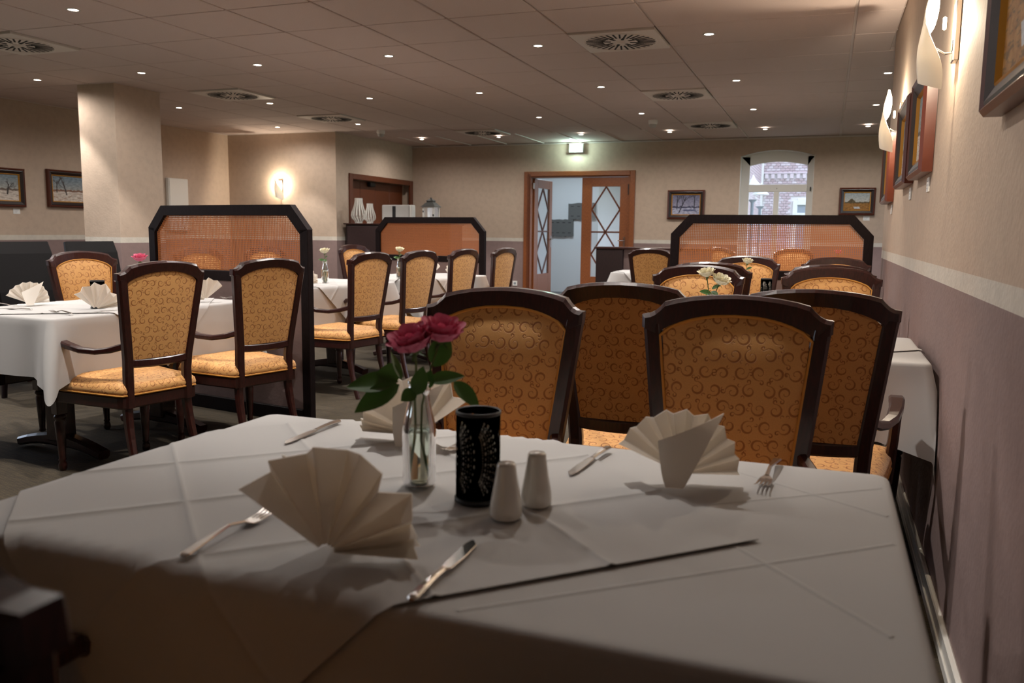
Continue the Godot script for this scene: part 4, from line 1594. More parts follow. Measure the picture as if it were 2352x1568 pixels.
func leaf_mesh() -> Mesh:
	var b := MB.new()
	var g := []
	for i in 9:
		var t := i / 8.0
		var row := []
		for j in 5:
			var u := j / 2.0 - 1.0
			var hw: float = 0.5 * pow(sin(PI * pow(t, 0.8)), 0.85)
			row.append(Vector3(u * hw, absf(u) * hw * 0.22 - 0.12 * t * t, t))
		g.append(row)
	b.sheet(g)
	return b.mesh()

var PETAL: Mesh
var LEAF: Mesh

func add_leaf(o: Node3D, a: Vector3, c: Vector3, wd: float, face: Vector3) -> void:
	var l := MeshInstance3D.new()
	l.name = "leaf"
	l.mesh = LEAF
	l.material_override = M.leaf_green
	o.add_child(l, true)
	var d := c - a
	var z := d.normalized()
	var yv := (face - z * face.dot(z)).normalized()
	var x := yv.cross(z)
	l.transform = Transform3D(Basis(x * wd, yv * wd, d), a)

func build_rose(at: Vector3, stem: Array, size: float, petal: Material, tilt: Vector3, label: String, leaves: Array, grp: String) -> void:
	var o := thing("rose", label, "flower", at, 0.0, grp)
	var b := MB.new()
	b.tube(stem, 0.0019, 7)
	part("stem", b, M.stem_green, o)
	var head: Vector3 = stem[stem.size() - 1]
	var up := tilt.normalized()
	var sx := up.cross(Vector3(0.3, 0.1, 0.9)).normalized()
	var basis := Basis(sx, up, sx.cross(up))
	b = MB.new()
	b.lathe([Vector2(0.002, -0.008), Vector2(0.006, -0.003), Vector2(0.008, 0.003), Vector2(0.007, 0.006)], 10)
	var cx := part("calyx", b, M.stem_green, o)
	cx.transform = Transform3D(basis, head)
	var k := 0
	for ring in [[3, 0.55, 1.05, 0.0], [5, 0.85, 1.04, 0.0], [6, 1.15, 0.98, 0.0], [6, 1.5, 0.86, -0.002]]:
		for n in ring[0]:
			var p := MeshInstance3D.new()
			p.name = "petal"
			p.mesh = PETAL
			p.material_override = petal
			o.add_child(p, true)
			var an: float = TAU * n / ring[0] + k * 0.7
			var br := basis * Basis(Vector3.UP, an)
			p.transform = Transform3D(br.scaled_local(Vector3(ring[1], ring[2], ring[1]) * size), head + up * ring[3])
		k += 1
	for s in 4:
		var an := TAU * s / 4.0 + 0.4
		var dirv := basis * Vector3(cos(an), -0.55, sin(an))
		add_leaf(o, head + up * -0.002, head + up * -0.002 + dirv * 0.018, 0.006, up)
	for l in leaves:
		add_leaf(o, l[0], l[1], l[2], l[3])

func build_holder(at: Vector3, label: String) -> void:
	var o := thing("candle_holder", label, "candle holder", at, 0.0, "black perforated candle holders")
	# perforated tube with its own wrap-around hole pattern
	var st := SurfaceTool.new()
	st.begin(Mesh.PRIMITIVE_TRIANGLES)
	var n := 36
	for k in n:
		var a0 := TAU * k / n
		var a1 := TAU * (k + 1) / n
		var q := [[a0, 0.006, 0], [a1, 0.006, 1], [a1, 0.137, 1], [a0, 0.137, 0]]
		for idx in [0, 2, 1, 0, 3, 2]:
			var e: Array = q[idx]
			st.set_normal(Vector3(cos(e[0]), 0, sin(e[0])))
			st.set_uv(Vector2(float(k + e[2]) / n * 2.0, 1.0 - (e[1] - 0.006) / 0.131))
			st.add_vertex(Vector3(cos(e[0]) * 0.0335, e[1], sin(e[0]) * 0.0335))
	inst("sleeve", st.commit(), M.perforated, o)
	var b := MB.new()
	b.lathe([Vector2(0.0, 0.0), Vector2(0.034, 0.0), Vector2(0.0355, 0.002), Vector2(0.0355, 0.006), Vector2(0.0338, 0.008), Vector2(0.0, 0.008)], 36, Vector3.ZERO, false)
	part("base", b, M.black_metal, o)
	b = MB.new()
	b.lathe([Vector2(0.0325, 0.133), Vector2(0.0342, 0.134), Vector2(0.0345, 0.138), Vector2(0.0335, 0.1395), Vector2(0.0322, 0.138)], 36, Vector3.ZERO, false)
	part("rim", b, M.black_metal, o)
	b = MB.new()
	b.lathe([Vector2(0.0, 0.009), Vector2(0.0295, 0.009), Vector2(0.0305, 0.012), Vector2(0.0305, 0.118), Vector2(0.029, 0.118), Vector2(0.029, 0.03), Vector2(0.0, 0.03)], 28, Vector3.ZERO, false)
	part("inner_glass", b, M.lamp_glass, o)

func perforated() -> void:
	var wd := 512; var hg := 320
	var im := Image.create(wd, hg, false, Image.FORMAT_RGBA8)
	im.fill(Color(0.075, 0.075, 0.09, 1.0))
	# arcs of round holes, small and large in turn, as punched in the tin
	var px := 512 / (PI * 0.067 / 1.0) * 0.5
	for band in range(-1, 5):
		for arc in 6:
			var big := arc % 2 == 1
			var n := 13 if big else 22
			for k in n:
				var an := -1.25 + 2.5 * k / (n - 1.0)
				var rad := 40.0 + arc * 22.0
				var cx := band * 171.0 + 196.0 - cos(an) * rad
				var cy := 160.0 + sin(an) * (88.0 + arc * 10.0)
				if cy < 26 or cy > hg - 26:
					continue
				var rr := (7.5 if k % 2 else 5.0) if big else 3.6
				for j in range(-8, 9):
					for i in range(-8, 9):
						if i * i + j * j <= rr * rr:
							var x := posmod(int(cx) + i, wd)
							var y := clampi(int(cy) + j, 0, hg - 1)
							im.set_pixel(x, y, Color(0.075, 0.075, 0.09, 0.0))
	var m := mat("perforated", Color.WHITE, 0.45)
	m.albedo_texture = ImageTexture.create_from_image(im)
	m.transparency = BaseMaterial3D.TRANSPARENCY_ALPHA_SCISSOR
	m.alpha_scissor_threshold = 0.5
	m.cull_mode = BaseMaterial3D.CULL_DISABLED

func build_shakers() -> void:
	for q in [[Vector3(-0.408, TOP + 0.0055, -1.088), "white porcelain shaker nearer the knife, first of the pair"], [Vector3(-0.386, TOP + 0.0055, -1.158), "white porcelain shaker beside the black candle holder, second of the pair"]]:
		var o := thing("salt_shaker", q[1], "shaker", q[0], 0.0, "porcelain shakers")
		var b := MB.new()
		b.lathe([Vector2(0.0, 0.0), Vector2(0.020, 0.0), Vector2(0.0228, 0.003), Vector2(0.0235, 0.009), Vector2(0.0225, 0.022), Vector2(0.0190, 0.042), Vector2(0.0155, 0.062), Vector2(0.0140, 0.073), Vector2(0.0136, 0.077), Vector2(0.0118, 0.0805), Vector2(0.0, 0.0815)], 32)
		part("body", b, M.porcelain, o)
		for k in 3:
			b = MB.new()
			var an := TAU * k / 3.0
			b.lathe([Vector2(0.0, 0.0819), Vector2(0.0011, 0.0817)], 8, Vector3(cos(an) * 0.005, 0.0, sin(an) * 0.005))
			part("hole", b, M.black_slot, o)

func build_table_things() -> void:
	PETAL = petal_mesh()
	LEAF = leaf_mesh()
	perforated()
	var y := TOP + 0.0055
	var bp := Vector3(-0.592, y, -1.182)
	build_bottle(bp, "clear glass bottle half full of water holding two pink roses")
	var up := Vector3(0, 1, 0.35)
	build_rose(bp, [Vector3(-0.012, 0.012, 0.006), Vector3(-0.004, 0.08, 0.004), Vector3(-0.007, 0.15, 0.002), Vector3(-0.003, 0.19, 0.004), Vector3(-0.004, 0.218, 0.006)], 1.28, M.petal_pink, Vector3(-0.12, 1, 0.42), "pink rose leaning left in the clear bottle, lower of the two", [
		[Vector3(-0.030, 0.168, 0.012), Vector3(-0.106, 0.162, 0.045), 0.044, Vector3(0.2, 0.8, 0.6)],
		[Vector3(-0.024, 0.165, 0.020), Vector3(-0.080, 0.126, 0.066), 0.040, Vector3(0.3, 0.7, 0.6)],
		[Vector3(-0.030, 0.174, 0.008), Vector3(-0.066, 0.180, 0.020), 0.040, Vector3(0.3, 0.3, 0.9)],
		[Vector3(-0.026, 0.170, 0.010), Vector3(-0.048, 0.215, 0.002), 0.015, Vector3(0.9, 0.2, 0.4)],
		[Vector3(0.002, 0.156, 0.016), Vector3(-0.012, 0.144, 0.038), 0.024, Vector3(0.3, 0.4, 0.9)],
		[Vector3(0.006, 0.150, 0.018), Vector3(0.014, 0.196, 0.016), 0.028, Vector3(0.2, 0.2, 0.95)],
	], "pink roses of the near table")
	build_rose(bp, [Vector3(0.014, 0.014, -0.002), Vector3(0.004, 0.075, 0.003), Vector3(0.004, 0.13, -0.002), Vector3(0.014, 0.19, -0.014), Vector3(0.026, 0.232, -0.024)], 1.22, M.petal_pink, Vector3(0.22, 1, 0.25), "pink rose leaning right in the clear bottle, higher of the two", [
		[Vector3(0.018, 0.190, -0.018), Vector3(0.034, 0.244, -0.034), 0.038, Vector3(0.3, 0.1, 0.95)],
		[Vector3(0.010, 0.168, -0.012), Vector3(0.064, 0.178, -0.034), 0.027, Vector3(0.2, 0.7, 0.7)],
		[Vector3(0.048, 0.168, -0.026), Vector3(0.094, 0.128, -0.026), 0.028, Vector3(0.3, 0.8, 0.6)],
		[Vector3(0.006, 0.156, -0.008), Vector3(0.018, 0.186, -0.006), 0.024, Vector3(0.2, 0.2, 0.95)],
	], "pink roses of the near table")
	build_holder(Vector3(-0.476, y, -1.147), "black perforated tin candle holder beside the porcelain shakers")
	build_shakers()
	# the other tables carry the same set, further off
	var lf := [[Vector3(0, 0.17, 0), Vector3(-0.045, 0.18, 0.02), 0.026, Vector3(0.2, 0.6, 0.7)], [Vector3(0, 0.19, 0), Vector3(0.035, 0.205, 0.02), 0.022, Vector3(0.2, 0.6, 0.7)], [Vector3(0, 0.18, 0), Vector3(0.03, 0.165, 0.03), 0.022, Vector3(0.2, 0.6, 0.7)]]
	var st := [Vector3(0.008, 0.015, 0), Vector3(0.0, 0.09, 0), Vector3(-0.002, 0.16, 0.002), Vector3(0.004, 0.225, 0.004)]
	var b2 := Vector3(-0.42, y, -3.42)
	build_bottle(b2, "clear bottle with two cream roses on the second right hand table")
	build_rose(b2, [Vector3(0.008, 0.015, 0), Vector3(0.0, 0.09, 0), Vector3(-0.008, 0.16, 0.002), Vector3(-0.020, 0.236, 0.004)], 1.15, M.petal_cream, Vector3(-0.15, 1, 0.2), "upright cream rosebud, higher of the two before an armchair", lf, "cream roses")
	build_rose(b2, [Vector3(-0.008, 0.015, 0), Vector3(0.0, 0.09, 0), Vector3(0.008, 0.16, 0.002), Vector3(0.030, 0.208, 0.006)], 1.3, M.petal_cream, Vector3(0.35, 1, 0.3), "open cream rose, lower of the two before an armchair", lf, "cream roses")
	var b3 := Vector3(-0.46, y, -5.42)
	build_bottle(b3, "clear bottle with one cream rose on the third right hand table")
	build_rose(b3, st, 1.15, M.petal_cream, Vector3(0.1, 1, 0.1), "single cream rose in front of the right hand cane screen", lf, "cream roses")
	build_holder(Vector3(-0.335, y, -5.38), "black perforated candle holder on the third right hand table")
	var b4 := Vector3(-3.44, y, -3.56)
	build_bottle(b4, "clear bottle with one pink rose on the left hand table")
	build_rose(b4, st, 1.3, M.petal_pink, Vector3(0.1, 1, 0.2), "single pink rose on the left hand table above a turned armchair", lf, "pink roses of the left table")
	build_holder(Vector3(-3.41, y, -3.24), "black perforated candle holder behind the napkin fan of the left hand table")
	var b5 := Vector3(-3.58, y, -5.56)
	build_bottle(b5, "clear bottle with one cream rose on the middle left table")
	build_rose(b5, st, 1.3, M.petal_cream, Vector3(0.0, 1, 0.2), "single cream rose beside the end post of the left hand screen", lf, "cream roses")
	build_holder(Vector3(-3.72, y, -5.45), "black perforated candle holder on the middle left table")
	var b6 := Vector3(-3.40, y, -6.42)
	build_bottle(b6, "clear bottle with one cream rose on the far left table")
	build_rose(b6, st, 1.3, M.petal_cream, Vector3(0.15, 1, 0.1), "single cream rose in front of the far cane screen", lf, "cream roses")
	var b7 := Vector3(0.1, y, -8.8)
	build_bottle(b7, "clear bottle with one pink rose behind the right hand cane screen")
	build_rose(b7, st, 1.3, M.petal_pink, Vector3(0.15, 1, 0.1), "single pink rose behind the right hand cane screen", lf, "pink roses behind the screen")


# ------------------------------------------------------------------ cane screens, sideboard, wall things
func build_screens() -> void:
	var src := Node3D.new()
	src.set_meta("base_name", "cane_screen")
	var dk: Material = M.dark_frame
	var b: MB
	for s in [-1.0, 1.0]:
		b = MB.new()
		b.span(Vector3(s * 0.70, 0, -0.022), Vector3(s * 0.638, 1.14, 0.022), 0.003)
		part("post", b, dk, src)
		b = MB.new()
		b.prism(PackedVector2Array([Vector2(s * 0.70, 1.138), Vector2(s * 0.568, 1.28), Vector2(s * 0.540, 1.218), Vector2(s * 0.638, 1.113)]), -0.022, 0.022)
		part("corner_rail", b, dk, src)
	b = MB.new()
	b.prism(PackedVector2Array([Vector2(-0.568, 1.28), Vector2(0.568, 1.28), Vector2(0.540, 1.218), Vector2(-0.540, 1.218)]), -0.022, 0.022)
	part("top_rail", b, dk, src)
	b = MB.new()
	b.span(Vector3(-0.638, 0.82, -0.020), Vector3(0.638, 0.882, 0.020), 0.003)
	part("middle_rail", b, dk, src)
	b = MB.new()
	b.span(Vector3(-0.638, 0.0, -0.026), Vector3(0.638, 0.085, 0.026), 0.004)
	part("base_rail", b, dk, src)
	b = MB.new()
	b.span(Vector3(-0.638, 0.085, -0.010), Vector3(0.638, 0.82, 0.010))
	part("lower_panel", b, M.wall_lower, src)
	# woven cane: flat strands both ways, clipped to the chamfered frame
	b = MB.new()
	var x := -0.634
	while x < 0.636:
		var top := 1.219
		if absf(x) > 0.540:
			top = lerpf(1.219, 1.113, (absf(x) - 0.540) / 0.098)
		b.box(Vector3(x, (0.880 + top) / 2, 0.001), Vector3(0.0056, top - 0.880, 0.0016))
		x += 0.0130
	var y := 0.886
	while y < 1.218:
		var hw := 0.638
		if y > 1.113:
			hw = lerpf(0.638, 0.540, (y - 1.113) / 0.105)
		b.box(Vector3(0, y, -0.001), Vector3(hw * 2, 0.0054, 0.0016))
		y += 0.0118
	var cw := part("cane_webbing", b, M.cane, src)
	cw.set_meta("kind", "stuff")
	var list := [[Vector3(-3.465, 0, -4.285), deg_to_rad(-10.0), "dark framed cane screen beside the turned armchairs of the left hand table"], [Vector3(-3.925, 0, -8.07), deg_to_rad(-10.0), "dark framed cane screen in front of the sideboard with white lanterns"], [Vector3(-0.40, 0, -6.40), 0.0, "dark framed cane screen in front of the arched window"]]
	for i in list.size():
		var q: Array = list[i]
		if i == 0:
			src.name = numbered("cane_screen")
			add_child(src, true)
			src.position = q[0]; src.rotation.y = q[1]
			src.set_meta("label", q[2])
			src.set_meta("category", "screen")
			src.set_meta("group", "cane room screens")
		else:
			copy(src, q[2], q[0], q[1])

func build_sideboard() -> void:
	var s := thing("sideboard", "tall dark brown sideboard carrying white lanterns and a loudspeaker", "cabinet")
	var b := MB.new()
	b.span(Vector3(-6.54, 0, -11.15), Vector3(-4.89, 1.215, -10.72), 0.004)
	part("body", b, M.cabinet_brown, s)
	b = MB.new()
	b.span(Vector3(-6.57, 1.215, -11.17), Vector3(-4.87, 1.235, -10.69), 0.005)
	part("top", b, M.mahogany, s)
	for n in 3:
		b = MB.new()
		b.span(Vector3(-6.52 + n * 0.545, 0.08, -10.72), Vector3(-5.985 + n * 0.545, 1.19, -10.702), 0.004)
		var dr := part("cupboard_door", b, M.cabinet_brown, s)
		b = MB.new()
		b.lathe([Vector2(0.0, -0.02), Vector2(0.012, -0.018), Vector2(0.012, 0.0)], 10)
		var kn := part("knob", b, M.brushed_metal, dr)
		kn.position = Vector3(-6.03 + n * 0.545, 0.75, -10.69)
		kn.rotation.x = PI / 2
	# slatted white lanterns
	for q in [[Vector3(-6.42, 1.235, -10.88), 1.0, "white slatted wooden lantern, the taller one"], [Vector3(-6.20, 1.235, -10.82), 0.78, "white slatted wooden lantern, the shorter one"]]:
		var l := thing("slat_lantern", q[2] + ", on the dark sideboard", "lantern", q[0], 0.0, "white slatted lanterns")
		var sc: float = q[1]
		var prof := [Vector2(0.052, 0.012), Vector2(0.060, 0.035), Vector2(0.098, 0.07), Vector2(0.110, 0.11), Vector2(0.100, 0.16), Vector2(0.078, 0.22), Vector2(0.060, 0.28), Vector2(0.052, 0.335)]
		for n in 14:
			var an := TAU * n / 14.0
			var path := []
			for p in prof:
				path.append(Vector3(cos(an) * p.x, p.y, sin(an) * p.x) * sc)
			b = MB.new()
			b.bar(path, 0.017 * sc, 0.005, Vector3(-sin(an), 0, cos(an)))
			part("slat", b, M.white_paint, l)
		b = MB.new()
		b.lathe([Vector2(0.050, 0.33), Vector2(0.058, 0.33), Vector2(0.058, 0.36), Vector2(0.050, 0.36), Vector2(0.050, 0.33)].map(func(p): return p * sc), 24, Vector3.ZERO, false, false)
		part("top_ring", b, M.white_paint, l)
		b = MB.new()
		b.lathe([Vector2(0.0, 0.0), Vector2(0.056, 0.0), Vector2(0.056, 0.014), Vector2(0.0, 0.014)].map(func(p): return p * sc), 24, Vector3.ZERO, false, false)
		part("base", b, M.white_paint, l)
	# wide silver loudspeaker
	var r := thing("loudspeaker", "wide silver loudspeaker with black centre strip on the sideboard", "loudspeaker", Vector3(-5.755, 1.235, -10.86))
	b = MB.new()
	b.span(Vector3(-0.235, 0.004, -0.07), Vector3(0.20, 0.262, 0.07), 0.012)
	part("grille", b, M.silver_grey, r)
	b = MB.new()
	b.span(Vector3(0.20, 0.004, -0.065), Vector3(0.235, 0.262, 0.06), 0.010)
	part("side_cheek", b, M.white_paint, r)
	b = MB.new()
	b.span(Vector3(-0.065, 0.03, 0.066), Vector3(-0.012, 0.245, 0.074), 0.003)
	part("control_strip", b, M.black_metal, r)
	b = MB.new()
	b.span(Vector3(-0.22, 0.0, -0.06), Vector3(0.22, 0.005, 0.06))
	part("foot", b, M.black_metal, r)
	# house lantern
	var h := thing("house_lantern", "white wooden lantern with grey pagoda roof on the sideboard", "lantern", Vector3(-5.25, 1.235, -10.87))
	b = MB.new()
	for sx in [-1.0, 1.0]:
		for sz in [-1.0, 1.0]:
			b.box(Vector3(sx * 0.08, 0.12, sz * 0.08), Vector3(0.022, 0.22, 0.022), 0.002)
	b.span(Vector3(-0.095, 0.0, -0.095), Vector3(0.095, 0.018, 0.095), 0.003)
	b.span(Vector3(-0.10, 0.222, -0.10), Vector3(0.10, 0.236, 0.10), 0.003)
	part("frame", b, M.white_paint, h)
	for q in [[Vector3(-0.069, 0.018, 0.08), Vector3(0.069, 0.222, 0.083)], [Vector3(0.08, 0.018, -0.069), Vector3(0.083, 0.222, 0.069)]]:
		b = MB.new()
		b.span(q[0], q[1])
		part("pane", b, M.glass, h)
	b = MB.new()
	var rr := []
	for q in [[0.112, 0.236], [0.085, 0.262], [0.066, 0.285], [0.046, 0.30], [0.046, 0.315], [0.058, 0.318], [0.030, 0.338], [0.012, 0.35], [0.010, 0.365]]:
		var s2: float = q[0]
		rr.append([Vector3(-s2, q[1], -s2), Vector3(s2, q[1], -s2), Vector3(s2, q[1], s2), Vector3(-s2, q[1], s2)])
	b.loft(rr)
	part("roof", b, M.grey_roof, h)
	b = MB.new()
	b.lathe([Vector2(0.0, 0.018), Vector2(0.035, 0.018), Vector2(0.035, 0.09), Vector2(0.0, 0.09)], 16)
	part("candle", b, M.porcelain, h)
	for yy in [0.07, 0.17]:
		b = MB.new()
		b.box(Vector3(-0.078, yy, 0.093), Vector3(0.014, 0.024, 0.006), 0.001)
		part("hinge", b, M.black_metal, h)
	b = MB.new()
	b.box(Vector3(0.078, 0.12, 0.094), Vector3(0.02, 0.024, 0.008), 0.002)
	part("latch", b, M.black_metal, h)

func draw_tree(im: Image, p: Vector2, dir: Vector2, len: float, wd: float, col: Color, depth: int, r: RandomNumberGenerator) -> void:
	var n := int(len)
	for k in n:
		var q := p + dir * k
		var w: float = lerpf(wd, wd * 0.65, k / float(maxi(n, 1)))
		for i in range(-int(w), int(w) + 1):
			var x := int(q.x) + i
			var y := int(q.y)
			if x >= 0 and y >= 0 and x < im.get_width() and y < im.get_height():
				im.set_pixel(x, y, col)
	if depth <= 0:
		return
	for k in 3:
		var t := r.randf_range(0.35, 1.0)
		draw_tree(im, p + dir * len * t, dir.rotated(r.randf_range(-0.85, 0.85)), len * r.randf_range(0.42, 0.62), wd * 0.5, col, depth - 1, r)

func painting(kind: int) -> ImageTexture:
	var w := 220; var h := 160
	var im := Image.create(w, h, false, Image.FORMAT_RGB8)
	var r := RandomNumberGenerator.new(); r.seed = 100 + kind
	var n := FastNoiseLite.new(); n.seed = kind; n.frequency = 0.04
	var pal: Array = [
		[rgb(96, 116, 132), rgb(150, 150, 146), rgb(196, 186, 176), rgb(120, 78, 54)],
		[rgb(104, 120, 130), rgb(160, 158, 152), rgb(200, 190, 180), rgb(92, 74, 62)],
		[rgb(96, 96, 122), rgb(150, 150, 172), rgb(168, 172, 196), rgb(52, 52, 78)],
		[rgb(146, 158, 164), rgb(186, 186, 180), rgb(150, 104, 44), rgb(74, 58, 28)]][kind]
	var hz := h * (0.60 if kind != 2 else 0.66)
	for y in h:
		for x in w:
			var k := 0.12 * n.get_noise_2d(x, y * 2.0) + r.randf_range(-0.03, 0.03)
			var c: Color
			var line := hz + 5.0 * n.get_noise_2d(x * 0.7, 40.0)
			if y < line:
				c = pal[0].lerp(pal[1], y / line)
				var hedge: float = line - 10.0 - 16.0 * maxf(n.get_noise_2d(x * 1.6, 900.0), 0.0)
				if kind == 3:
					hedge -= 34.0 * exp(-pow((x - 62.0) / 24.0, 2.0))
				if y > hedge:
					c = pal[3].lerp(pal[0], 0.2 * r.randf())
			else:
				c = pal[2]
				var str_ := n.get_noise_2d(x * 0.5, y * 4.0 + 300.0)
				if str_ > 0.22:
					c = c.lerp(pal[3], 0.55)
				if kind == 3 and absf(x - 105.0 - (y - 130.0) * 0.6) < 26.0 and y > 128 and y < 148:
					c = rgb(186, 190, 196)
				if kind == 2 and y > 118 and y < 132 and x > 90 and x < 190:
					c = rgb(74, 82, 116)
			c = Color(clampf(c.r + k, 0, 1), clampf(c.g + k, 0, 1), clampf(c.b + k, 0, 1))
			im.set_pixel(x, y, c)
	var dk := rgb(44, 36, 34) if kind != 2 else rgb(32, 32, 44)
	if kind == 0:
		draw_tree(im, Vector2(24, 104), Vector2(0.05, -1).normalized(), 74, 3, dk, 3, r)
		draw_tree(im, Vector2(82, 118), Vector2(-0.22, -1).normalized(), 86, 4, dk, 3, r)
	elif kind == 1:
		draw_tree(im, Vector2(168, 122), Vector2(0.12, -1).normalized(), 66, 4, dk, 3, r)
		draw_tree(im, Vector2(60, 104), Vector2(0.0, -1).normalized(), 40, 3, dk, 3, r)
	elif kind == 2:
		draw_tree(im, Vector2(38, 118), Vector2(0.02, -1).normalized(), 112, 4, dk, 3, r)
		draw_tree(im, Vector2(56, 146), Vector2(0.42, -1).normalized(), 140, 5, dk, 3, r)
		draw_tree(im, Vector2(176, 116), Vector2(0.03, -1).normalized(), 112, 4, dk, 3, r)
	return ImageTexture.create_from_image(im)

func ring4(b: MB, hw0: float, hh0: float, z0: float, hw1: float, hh1: float, z1: float) -> void:
	var p := [Vector2(-1, -1), Vector2(1, -1), Vector2(1, 1), Vector2(-1, 1)]
	for k in 4:
		var a: Vector2 = p[k]; var c: Vector2 = p[(k + 1) % 4]
		b.quad(Vector3(a.x * hw0, a.y * hh0, z0), Vector3(a.x * hw1, a.y * hh1, z1), Vector3(c.x * hw1, c.y * hh1, z1), Vector3(c.x * hw0, c.y * hh0, z0))

func build_picture(at: Vector3, turn: float, w: float, h: float, tex: Texture2D, label: String, card: String) -> void:
	var o := thing("framed_picture", label, "picture", at, turn, "framed landscape paintings")
	var hw := w / 2; var hh := h / 2
	var b := MB.new()
	ring4(b, hw, hh, 0.002, hw, hh, 0.040)
	ring4(b, hw, hh, 0.040, hw - 0.012, hh - 0.012, 0.052)
	ring4(b, hw - 0.012, hh - 0.012, 0.052, hw - 0.022, hh - 0.022, 0.044)
	part("outer_moulding", b, M.frame_red, o)
	b = MB.new()
	ring4(b, hw - 0.022, hh - 0.022, 0.044, hw - 0.030, hh - 0.030, 0.046)
	ring4(b, hw - 0.030, hh - 0.030, 0.046, hw - 0.060, hh - 0.060, 0.030)
	part("frame_body", b, M.frame_dark, o)
	b = MB.new()
	ring4(b, hw - 0.060, hh - 0.060, 0.030, hw - 0.065, hh - 0.065, 0.033)
	ring4(b, hw - 0.065, hh - 0.065, 0.033, hw - 0.073, hh - 0.073, 0.018)
	part("gilt_slip", b, M.gilt, o)
	var st := SurfaceTool.new()
	st.begin(Mesh.PRIMITIVE_TRIANGLES)
	var cw := hw - 0.071; var chh := hh - 0.071
	var q := [Vector3(-cw, -chh, 0.019), Vector3(cw, -chh, 0.019), Vector3(cw, chh, 0.019), Vector3(-cw, chh, 0.019)]
	var uv := [Vector2(0, 1), Vector2(1, 1), Vector2(1, 0), Vector2(0, 0)]
	for idx in [0, 2, 1, 0, 3, 2]:
		st.set_normal(Vector3(0, 0, 1)); st.set_uv(uv[idx]); st.add_vertex(q[idx])
	var m := mat("canvas_" + label, Color.WHITE, 0.55)
	m.albedo_texture = tex
	inst("canvas", st.commit(), m, o)
	b = MB.new()
	b.span(Vector3(-hw + 0.01, -hh + 0.01, 0.0), Vector3(hw - 0.01, hh - 0.01, 0.012))
	part("backing", b, M.frame_dark, o)
	if card:
		var dirx := Vector3(1, 0, 0).rotated(Vector3.UP, turn)
		var dz := Vector3(0, 0, 1).rotated(Vector3.UP, turn)
		var cd := thing("name_card", card, "card", at + dirx * (hw - 0.10) + Vector3(0, -hh - 0.045, 0) + dz * 0.001, turn, "white cards under the pictures")
		b = MB.new()
		b.span(Vector3(-0.042, -0.028, 0.0), Vector3(0.042, 0.028, 0.004))
		part("paper", b, M.white_matt, cd)
		b = MB.new()
		for k in 3:
			b.span(Vector3(-0.03, 0.012 - k * 0.014, 0.004), Vector3(0.022 - 0.01 * k, 0.0145 - k * 0.014, 0.0043))
		part("printed_lines", b, M.slate_grey, cd)

func build_pictures() -> void:
	var t0 := painting(0); var t1 := painting(1); var t2 := painting(2); var t3 := painting(3)
	build_picture(Vector3(-8.45, 1.555, -6.70), PI / 2, 0.74, 0.42, t1, "framed winter path painting at the outer end of the left wall", "white name card under the winter path painting")
	build_picture(Vector3(-8.45, 1.575, -7.70), PI / 2, 0.66, 0.43, t0, "framed winter field painting partly behind the column", "white name card beside the column under the winter field painting")
	build_picture(Vector3(-2.02, 1.57, -12.95), 0.0, 0.55, 0.43, t2, "framed blue winter wood painting between door and arched window", "")
	build_picture(Vector3(0.36, 1.615, -12.95), 0.0, 0.47, 0.38, t3, "framed autumn meadow painting right of the arched window", "white name card under the autumn meadow painting")
	build_picture(Vector3(0.368, 1.72, -1.99), -PI / 2, 0.62, 0.60, t3, "large framed painting on the right wall before the first wave lamp", "")
	build_picture(Vector3(0.368, 1.60, -3.98), -PI / 2, 0.58, 0.42, t1, "framed painting on the right wall just past the first wave lamp", "white name card under the picture past the first wave lamp")
	build_picture(Vector3(0.368, 1.60, -4.78), -PI / 2, 0.60, 0.42, t0, "framed painting on the right wall just before the second wave lamp", "white name card under the picture before the second wave lamp")
	build_picture(Vector3(0.368, 1.56, -6.02), -PI / 2, 0.56, 0.42, t2, "framed painting at the far end of the right wall", "white name card under the last picture of the right wall")

